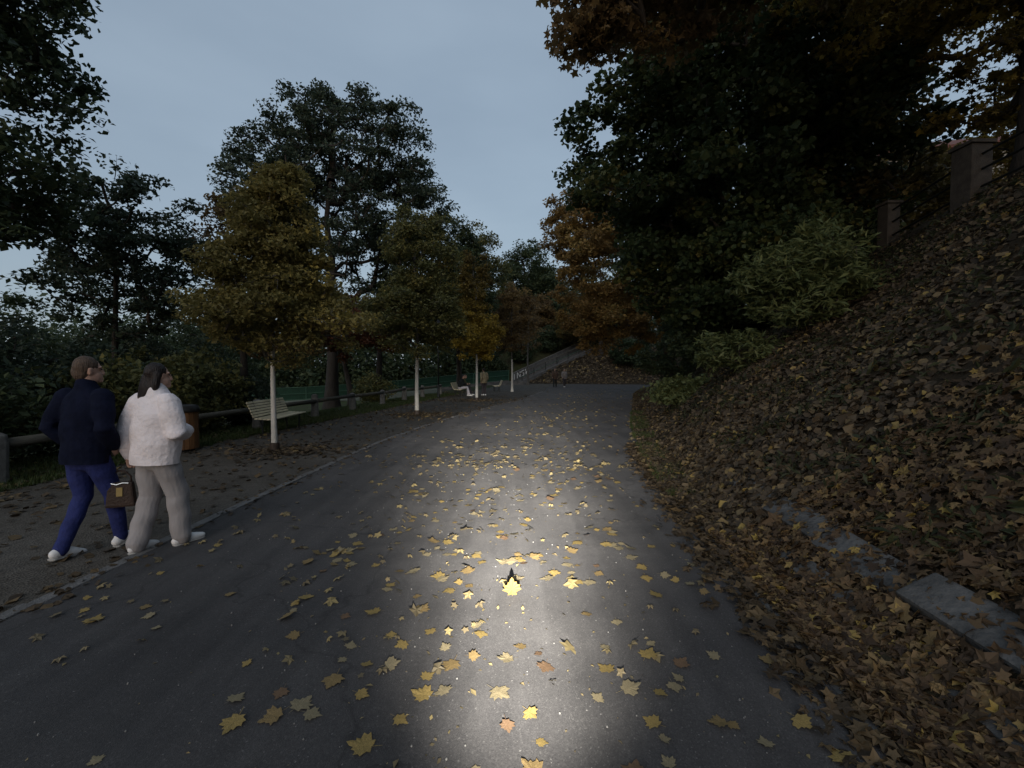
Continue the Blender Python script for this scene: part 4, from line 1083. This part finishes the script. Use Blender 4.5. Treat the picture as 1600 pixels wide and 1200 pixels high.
# ------------------------------------------------------------------ people
class Body:
    """lofted limbs, fused into one skin by a voxel remesh"""
    def __init__(s): s.m = MB()
    def limb(s, pts, rad, n=14):
        # rounded ends
        pts = [Vector(p) for p in pts]
        rad = [(r, r) if not hasattr(r, '__len__') else tuple(r) for r in rad]
        d0 = (pts[0] - pts[1]).normalized(); d1 = (pts[-1] - pts[-2]).normalized()
        r0 = min(rad[0]); r1 = min(rad[-1])
        P = [pts[0] + d0 * r0 * .95, pts[0] + d0 * r0 * .7] + pts + [pts[-1] + d1 * r1 * .7, pts[-1] + d1 * r1 * .95]
        k = .7; e = .3
        Rr = [tuple(q * e for q in rad[0]), tuple(q * k for q in rad[0])] + rad + [tuple(q * k for q in rad[-1]), tuple(q * e for q in rad[-1])]
        V = []; F = []
        for i, p in enumerate(P):
            t = (P[min(i + 1, len(P) - 1)] - P[max(i - 1, 0)]).normalized()
            u = Vector((1, 0, 0)); u = (u - t * u.dot(t))
            if u.length < .25: u = Vector((0, 1, 0)); u = u - t * u.dot(t)
            u.normalize(); w = t.cross(u)
            for q in range(n):
                a = 2 * math.pi * q / n
                V.append(tuple(p + u * math.cos(a) * Rr[i][0] + w * math.sin(a) * Rr[i][1]))
        for i in range(len(P) - 1):
            for q in range(n): F.append((i * n + q, i * n + (q + 1) % n, (i + 1) * n + (q + 1) % n, (i + 1) * n + q))
        F.append(tuple(range(n))[::-1]); F.append(tuple((len(P) - 1) * n + q for q in range(n)))
        s.m._add(V, F); return s
    def ball(s, c, r, n=14):
        prof = [(max(.02, math.cos(a)), math.sin(a)) for a in np.linspace(-1.5, 1.5, 9)]
        V = [(c[0] + p * r[0] * math.cos(2 * math.pi * k / n), c[1] + p * r[1] * math.sin(2 * math.pi * k / n), c[2] + z * r[2]) for p, z in prof for k in range(n)]
        F = [(i * n + k, i * n + (k + 1) % n, (i + 1) * n + (k + 1) % n, (i + 1) * n + k) for i in range(8) for k in range(n)]
        F.append(tuple(range(n))[::-1]); F.append(tuple(8 * n + k for k in range(n)))
        s.m._add(V, F); return s
    def fuse(s, name, m, parent, voxel=.012, smooth=3, wrinkle=0.0, wscale=(9, 9, 5), quilt=0.0, seed=0, cut=None):
        me = s.m.mesh(name + '_rough', m)
        tmp = bpy.data.objects.new('tmp', me); COL.objects.link(tmp)
        r = tmp.modifiers.new('r', 'REMESH'); r.mode = 'VOXEL'; r.voxel_size = voxel
        sm = tmp.modifiers.new('s', 'SMOOTH'); sm.iterations = smooth; sm.factor = .5
        dg = bpy.context.evaluated_depsgraph_get()
        ev = tmp.evaluated_get(dg)
        out = bpy.data.meshes.new_from_object(ev)
        bpy.data.objects.remove(tmp)
        out.name = name
        nv = len(out.vertices)
        if (wrinkle or quilt) and nv:
            c = np.empty(nv * 3, np.float32); out.vertices.foreach_get('co', c); c = c.reshape(-1, 3)
            nn = np.empty(nv * 3, np.float32); out.vertex_normals.foreach_get('vector', nn); nn = nn.reshape(-1, 3)
            a = wscale
            w = np.sin(c[:, 0] * a[0] * 2 + 2.3 * np.sin(c[:, 2] * a[2] + seed) + seed) * np.sin(c[:, 2] * a[2] * 2.2 + 1.7 * np.sin(c[:, 1] * a[1] + seed * 2)) + .5 * np.sin(c[:, 1] * a[1] * 4 + c[:, 2] * a[2] * 3.7 + 2 * np.sin(c[:, 0] * 14))
            dsp = wrinkle * w
            if quilt: dsp = dsp + quilt * (np.abs(np.sin(c[:, 2] * 34)) ** .5 - .6)
            c = c + nn * dsp[:, None]
            out.vertices.foreach_set('co', c.astype(np.float32).ravel())
        if cut is not None:
            bmc = bmesh.new(); bmc.from_mesh(out)
            bmesh.ops.bisect_plane(bmc, geom=bmc.verts[:] + bmc.edges[:] + bmc.faces[:], plane_co=cut[0], plane_no=cut[1], clear_inner=True)
            bmc.to_mesh(out); bmc.free()
        out.materials.clear(); out.materials.append(m)
        out.polygons.foreach_set('use_smooth', np.ones(len(out.polygons), bool))
        out.update()
        return link(bpy.data.objects.new(name, out), parent)

def hand(B, w, d, side, curl=.8, s=1.0, fist=False):
    """palm and five bent fingers from the wrist w along direction d"""
    w = Vector(w); d = Vector(d).normalized()
    acr = d.cross(Vector((1, 0, 0)) if abs(d.x) < .8 else Vector((0, 0, 1))).normalized()      # across the knuckles
    inn = Vector((-side, 0, 0)); inn = (inn - d * inn.dot(d))
    inn = inn.normalized() if inn.length > .2 else d.cross(acr).normalized()
    B.limb([w, w + d * .045 * s, w + d * .085 * s], [(.024 * s, .032 * s), (.02 * s, .041 * s), (.016 * s, .040 * s)])
    for k, (o, L) in enumerate(((-.030, .068), (-.010, .078), (.010, .073), (.029, .056))):
        p = w + d * .085 * s + acr * o * s
        a1 = curl * .45; a2 = curl * 1.0; a3 = curl * 1.5
        q = [p]
        for a, f in ((a1, .45), (a2, .32), (a3, .25)):
            q.append(q[-1] + (d * math.cos(a) + inn * math.sin(a)) * L * f * s)
        B.limb(q, [.0098 * s, .009 * s, .0085 * s, .0075 * s], 8)
    t0 = w + d * .03 * s - acr * .034 * s
    B.limb([t0, t0 + (d * .7 - acr * .5 + inn * .5).normalized() * .035 * s, t0 + (d * .9 - acr * .25 + inn * .8).normalized() * .062 * s], [.013 * s, .0105 * s, .0085 * s], 8)

def person(label, loc, rz, pose, jacket, trousers, hair, fine=True, group=None, hgt=1.0, long_hair=False, wide=0.0, puffy=0.0, quilt=0.0, hem=.80, shoe='white_shoe', head_turn=0.0, collar=.0):
    """pose: joints in metres for a 1.75 m figure; local x right, y forward"""
    root = empty('person', loc, rz, label, 'person', group)
    root.scale = (hgt,) * 3
    vx = .010 if fine else .018
    P = pose
    pel = Vector(P['pelvis']); ch = Vector(P['chest']); nk = Vector(P['neck']); hd = Vector(P['head'])
    # --- the body itself, one surface
    B = Body()
    B.limb([pel + Vector((0, 0, -.04)), pel.lerp(ch, .4), ch, ch.lerp(nk, .65), nk], [(.155, .11), (.14, .10), (.165, .11), (.13, .085), (.06, .058)], 16)
    B.limb([nk - Vector((0, 0, .03)), hd - Vector((0, .01, .05))], [.054, .056])
    c_, s_ = math.cos(head_turn), math.sin(head_turn)
    def hp(x, y, z): return (hd.x + c_ * x + s_ * y, hd.y - s_ * x + c_ * y, hd.z + z)     # + turn looks to the right
    B.ball(hp(0, -.008, .025), (.075, .092, .10))
    B.ball(hp(0, .030, -.045), (.056, .062, .068))
    B.ball(hp(0, .072, -.085), (.026, .022, .022))            # chin
    B.limb([hp(0, .084, .02), hp(0, .098, -.026)], [.010, .0125], 8)        # nose
    B.limb([hp(-.02, .083, -.062), hp(.02, .083, -.062)], [.009, .009], 8)  # lips
    for s in (-1, 1):
        B.limb([hp(s * .077, -.005, .02), hp(s * .078, -.008, -.025)], [(.010, .018), (.009, .013)], 8)   # ears
        B.limb([hp(s * .012, .080, .038), hp(s * .05, .070, .036)], [.007, .007], 8)          # brow
        sh = Vector(P['sh' + 'LR'[s > 0]]); el = Vector(P['el' + 'LR'[s > 0]]); wr = Vector(P['wr' + 'LR'[s > 0]])
        hip = Vector(P['hip' + 'LR'[s > 0]]); kn = Vector(P['kn' + 'LR'[s > 0]]); an = Vector(P['an' + 'LR'[s > 0]])
        B.limb([sh, el, el.lerp(wr, .4), wr], [.052, .042, .04, .027])
        hand(B, wr, (wr - el) if 'hd' + 'LR'[s > 0] not in P else P['hd' + 'LR'[s > 0]], s, P.get('curl' + 'LR'[s > 0], .6))
        B.limb([hip, hip.lerp(kn, .5), kn, kn.lerp(an, .35), an], [.088, .075, .056, .055, .038])
    B.fuse('body', M['skin'], root, .0065 if fine else .014, 2)
    for s in (-1, 1):
        MB().lathe([(.003, -.007), (.008, 0), (.003, .007)], c=hp(s * .031, .0775, .018), n=8).build('eye', M['eye'], root, smooth=True)
    # --- trousers
    B = Body()
    top = pel + Vector((0, 0, .08))
    B.limb([top, pel, pel - Vector((0, 0, .08))], [(.165, .115), (.175 + wide * .3, .13), (.15, .11)], 16)
    for k in 'LR':
        hip = Vector(P['hip' + k]); kn = Vector(P['kn' + k]); an = Vector(P['an' + k])
        B.limb([hip, hip.lerp(kn, .5), kn, kn.lerp(an, .5), an + (an - kn).normalized() * (.02 if wide else .03)], [.102 + wide * .3, .090 + wide * .55, .073 + wide * .8, .066 + wide, .054 + wide * 1.25])
    B.fuse('trousers', M[trousers], root, vx, 3, wrinkle=.004 + wide * .05, wscale=(8, 8, 7), seed=1)
    # --- jacket
    B = Body()
    lo = pel + (pel - ch).normalized() * (pel.z - hem if pel.z - hem > 0 else .0) if pel.z > .7 else pel
    B.limb([lo, pel.lerp(ch, .25), pel.lerp(ch, .65), ch + Vector((0, 0, .03)), ch.lerp(nk, .62), nk + Vector((0, 0, -.015 + collar))],
           [(.19 + puffy, .135 + puffy), (.195 + puffy * 1.2, .14 + puffy * 1.2), (.20 + puffy, .145 + puffy), (.205 + puffy * .8, .14 + puffy * .8), (.165 + puffy * .6, .11 + puffy * .6), (.075 + puffy * .3, .072 + puffy * .3)], 20)
    for k in 'LR':
        sh = Vector(P['sh' + k]); el = Vector(P['el' + k]); wr = Vector(P['wr' + k])
        B.limb([sh, sh.lerp(el, .5), el, el.lerp(wr, .6), wr], [.076 + puffy * .5, .070 + puffy * .7, .066 + puffy * .7, .060 + puffy * .7, .046 + puffy * .2])
    B.fuse('jacket', M[jacket], root, vx, 3, wrinkle=.007, wscale=(7, 7, 6), quilt=quilt, seed=3, cut=(lo + (ch - pel).normalized() * .02, (ch - pel).normalized()))
    # --- hair
    B = Body()
    B.ball(hp(0, -.022, .040), (.084, .096, .100))
    B.ball(hp(0, -.055, -.005), (.076, .060, .085))
    if long_hair:
        B.limb([hp(0, -.06, .0), hp(0, -.085, -.10), hp(-.01, -.10, -.20), hp(-.015, -.105, -.27)], [(.085, .055), (.088, .05), (.08, .042), (.05, .026)], 16)
        for s in (-1, 1): B.limb([hp(s * .070, -.02, .03), hp(s * .082, -.03, -.07), hp(s * .075, -.05, -.17)], [.03, .032, .02])
    B.fuse('hair', M[hair], root, .008 if fine else .016, 2, wrinkle=.002, wscale=(26, 26, 4))
    # --- shoes
    for k in 'LR':
        an = Vector(P['an' + k]); f = Vector(P['ft' + k]).normalized(); up = Vector((0, 0, 1)); up = (up - f * up.dot(f)).normalized()
        B = Body()
        h = an - up * .055 - f * .05
        B.limb([h, h + f * .08 + up * .012, h + f * .17 - up * .006, h + f * .235 - up * .016], [(.038, .044), (.040, .048), (.044, .036), (.034, .026)])
        B.limb([an - f * .012 - up * .005, an - up * .03], [(.040, .045), (.04, .047)])
        so_ = B.fuse('shoe', M[shoe], root, .008 if fine else .014, 2)
        if fine:
            B2 = Body(); g = -up * .030
            B2.limb([h - f * .012 + g - up * .012, h + f * .09 + g, h + f * .18 + g - up * .008, h + f * .245 + g - up * .010], [(.042, .016), (.040, .015), (.047, .014), (.034, .013)])
            B2.fuse('sole', M['sole'], so_, .007, 1)
    return root

WALK = dict(pelvis=(0, 0, .93), chest=(0, .02, 1.26), neck=(0, .02, 1.48), head=(0, .045, 1.635),
            shL=(-.185, .01, 1.41), shR=(.185, .01, 1.41), elL=(-.25, -.10, 1.13), elR=(.25, .10, 1.14), wrL=(-.24, -.04, .90), wrR=(.22, .24, .95),
            hipL=(-.09, 0, .90), hipR=(.09, 0, .90), knL=(-.09, .02, .50), knR=(.10, .20, .50), anL=(-.09, -.26, .115), anR=(.09, .30, .12),
            ftL=(-.05, 1, -.22), ftR=(.05, 1, .28))
man = dict(WALK); man.update(anR=(.09, .20, .11), knR=(.10, .14, .50), ftR=(.05, 1, .2), shL=(-.19, 0, 1.41), elL=(-.285, -.08, 1.14), wrL=(-.20, .06, .96), elR=(.285, -.06, 1.14), wrR=(.20, .08, .96), anL=(-.09, -.14, .11), knL=(-.10, .04, .50), curlL=1.2, curlR=1.2)
person('person in a dark navy padded jacket and blue trousers striding on the gravel path', (-3.80, 3.86, .004), R(-10), man, 'navy', 'blue', 'hair_brown', hgt=1.0, puffy=.010, quilt=.002,
       hem=.80, head_turn=R(25), collar=.05)
wom = dict(WALK); wom.update(shL=(-.17, 0, 1.40), shR=(.17, 0, 1.40), elL=(-.27, -.06, 1.13), wrL=(-.30, -.02, .88), hdL=(0, .12, -1), elR=(.275, -.02, 1.13), wrR=(.14, .20, 1.10),
           knL=(-.10, .02, .50), knR=(.10, .12, .50), anL=(-.11, -.10, .10), anR=(.11, .14, .10), ftL=(-.12, 1, -.06), ftR=(.22, 1, .02), curlL=1.5, curlR=1.2)
person('person with long dark hair in a white jacket and wide grey trousers, walking', (-3.26, 3.96, .004), R(-14), wom, 'white_cloth', 'grey_cloth', 'hair_dark', hgt=.968, puffy=.030,
       hem=.80, long_hair=True, wide=.024, head_turn=R(30), collar=.06)
# handbag held in the hand
bag = empty('handbag', (-3.575, 3.95, .40), R(20), 'brown leather handbag with ochre patch and bright chain carried between the walking couple', 'handbag')
bag.scale = (.85, .85, .95)
MB().poly([(-.13, -.05, 0), (.13, -.05, 0), (.13, .05, 0), (-.13, .05, 0), (-.105, -.035, .24), (.105, -.035, .24), (.105, .035, .24), (-.105, .035, .24)],
          [(3, 2, 1, 0), (4, 5, 6, 7), (0, 1, 5, 4), (1, 2, 6, 5), (2, 3, 7, 6), (3, 0, 4, 7)]).build('bag_body', M['leather'], bag, bevel=.02)
MB().box((.0, -.0455, .15), (.055, .008, .085), rx=-.063).build('patch', M['gold_patch'], bag, bevel=.003)
MB().tube([(-.09, 0, .22), (-.085, 0, .29), (-.03, 0, .345), (.03, 0, .345), (.085, 0, .29), (.09, 0, .22)], .009, 8).build('handle', M['leather'], bag, smooth=True)
MB().tube([(-.07, -.045, .235), (-.02, -.052, .222), (.03, -.05, .236), (.08, -.045, .23)], .005, 6).build('chain', M['metal'], bag)

# far couple
fw = dict(WALK)
person('person in a brown coat and black trousers walking on the far road before the stairs', (4.05, 41.0, .01), R(170), fw, 'brown_cloth', 'black_cloth', 'hair_dark', fine=False, hgt=1.02, puffy=.03, hem=.72, shoe='black_cloth')
person('person in an open grey jacket walking beside the brown-coated one on the far road', (4.95, 41.2, .01), R(185), fw, 'greyjacket', 'dark_cloth', 'hair_dark', fine=False, hgt=1.0, puffy=.015, hem=.78)
stand = dict(WALK); stand.update(knL=(-.09, .02, .50), anL=(-.09, -.03, .10), knR=(.10, .02, .50), anR=(.10, .0, .10), ftL=(-.1, 1, 0), ftR=(.15, 1, 0), elR=(.24, -.02, 1.14), wrR=(.23, .10, .90))
person('person in a tan jacket and dark trousers standing beside the golden young tree', (-1.80, 28.0, .006), R(35), stand, 'tan', 'dark_cloth', 'hair_dark', fine=False, hgt=1.0, puffy=.035, hem=.78)
sit = dict(pelvis=(0, 0, .56), chest=(0, .10, .88), neck=(0, .16, 1.08), head=(0, .22, 1.225), shL=(-.18, .12, 1.02), shR=(.18, .12, 1.02), elL=(-.23, .22, .77), elR=(.23, .22, .77), wrL=(-.12, .42, .76), wrR=(.12, .42, .76),
           hipL=(-.09, .02, .54), hipR=(.09, .02, .54), knL=(-.10, .46, .56), knR=(.10, .48, .56), anL=(-.10, .50, .12), anR=(.12, .62, .12), ftL=(-.1, 1, 0), ftR=(.1, 1, .0))
person('person in a black jacket and pale grey trousers sitting on the far bench', (-3.25, 27.1, .006), R(-92), sit, 'black_cloth', 'pale_cloth', 'hair_dark', fine=False, puffy=.03)
person('person in an olive patterned jacket sitting on the far bench', (-3.22, 28.0, .006), R(-88), sit, 'camo', 'dark_cloth', 'hair_brown', fine=False, puffy=.025)
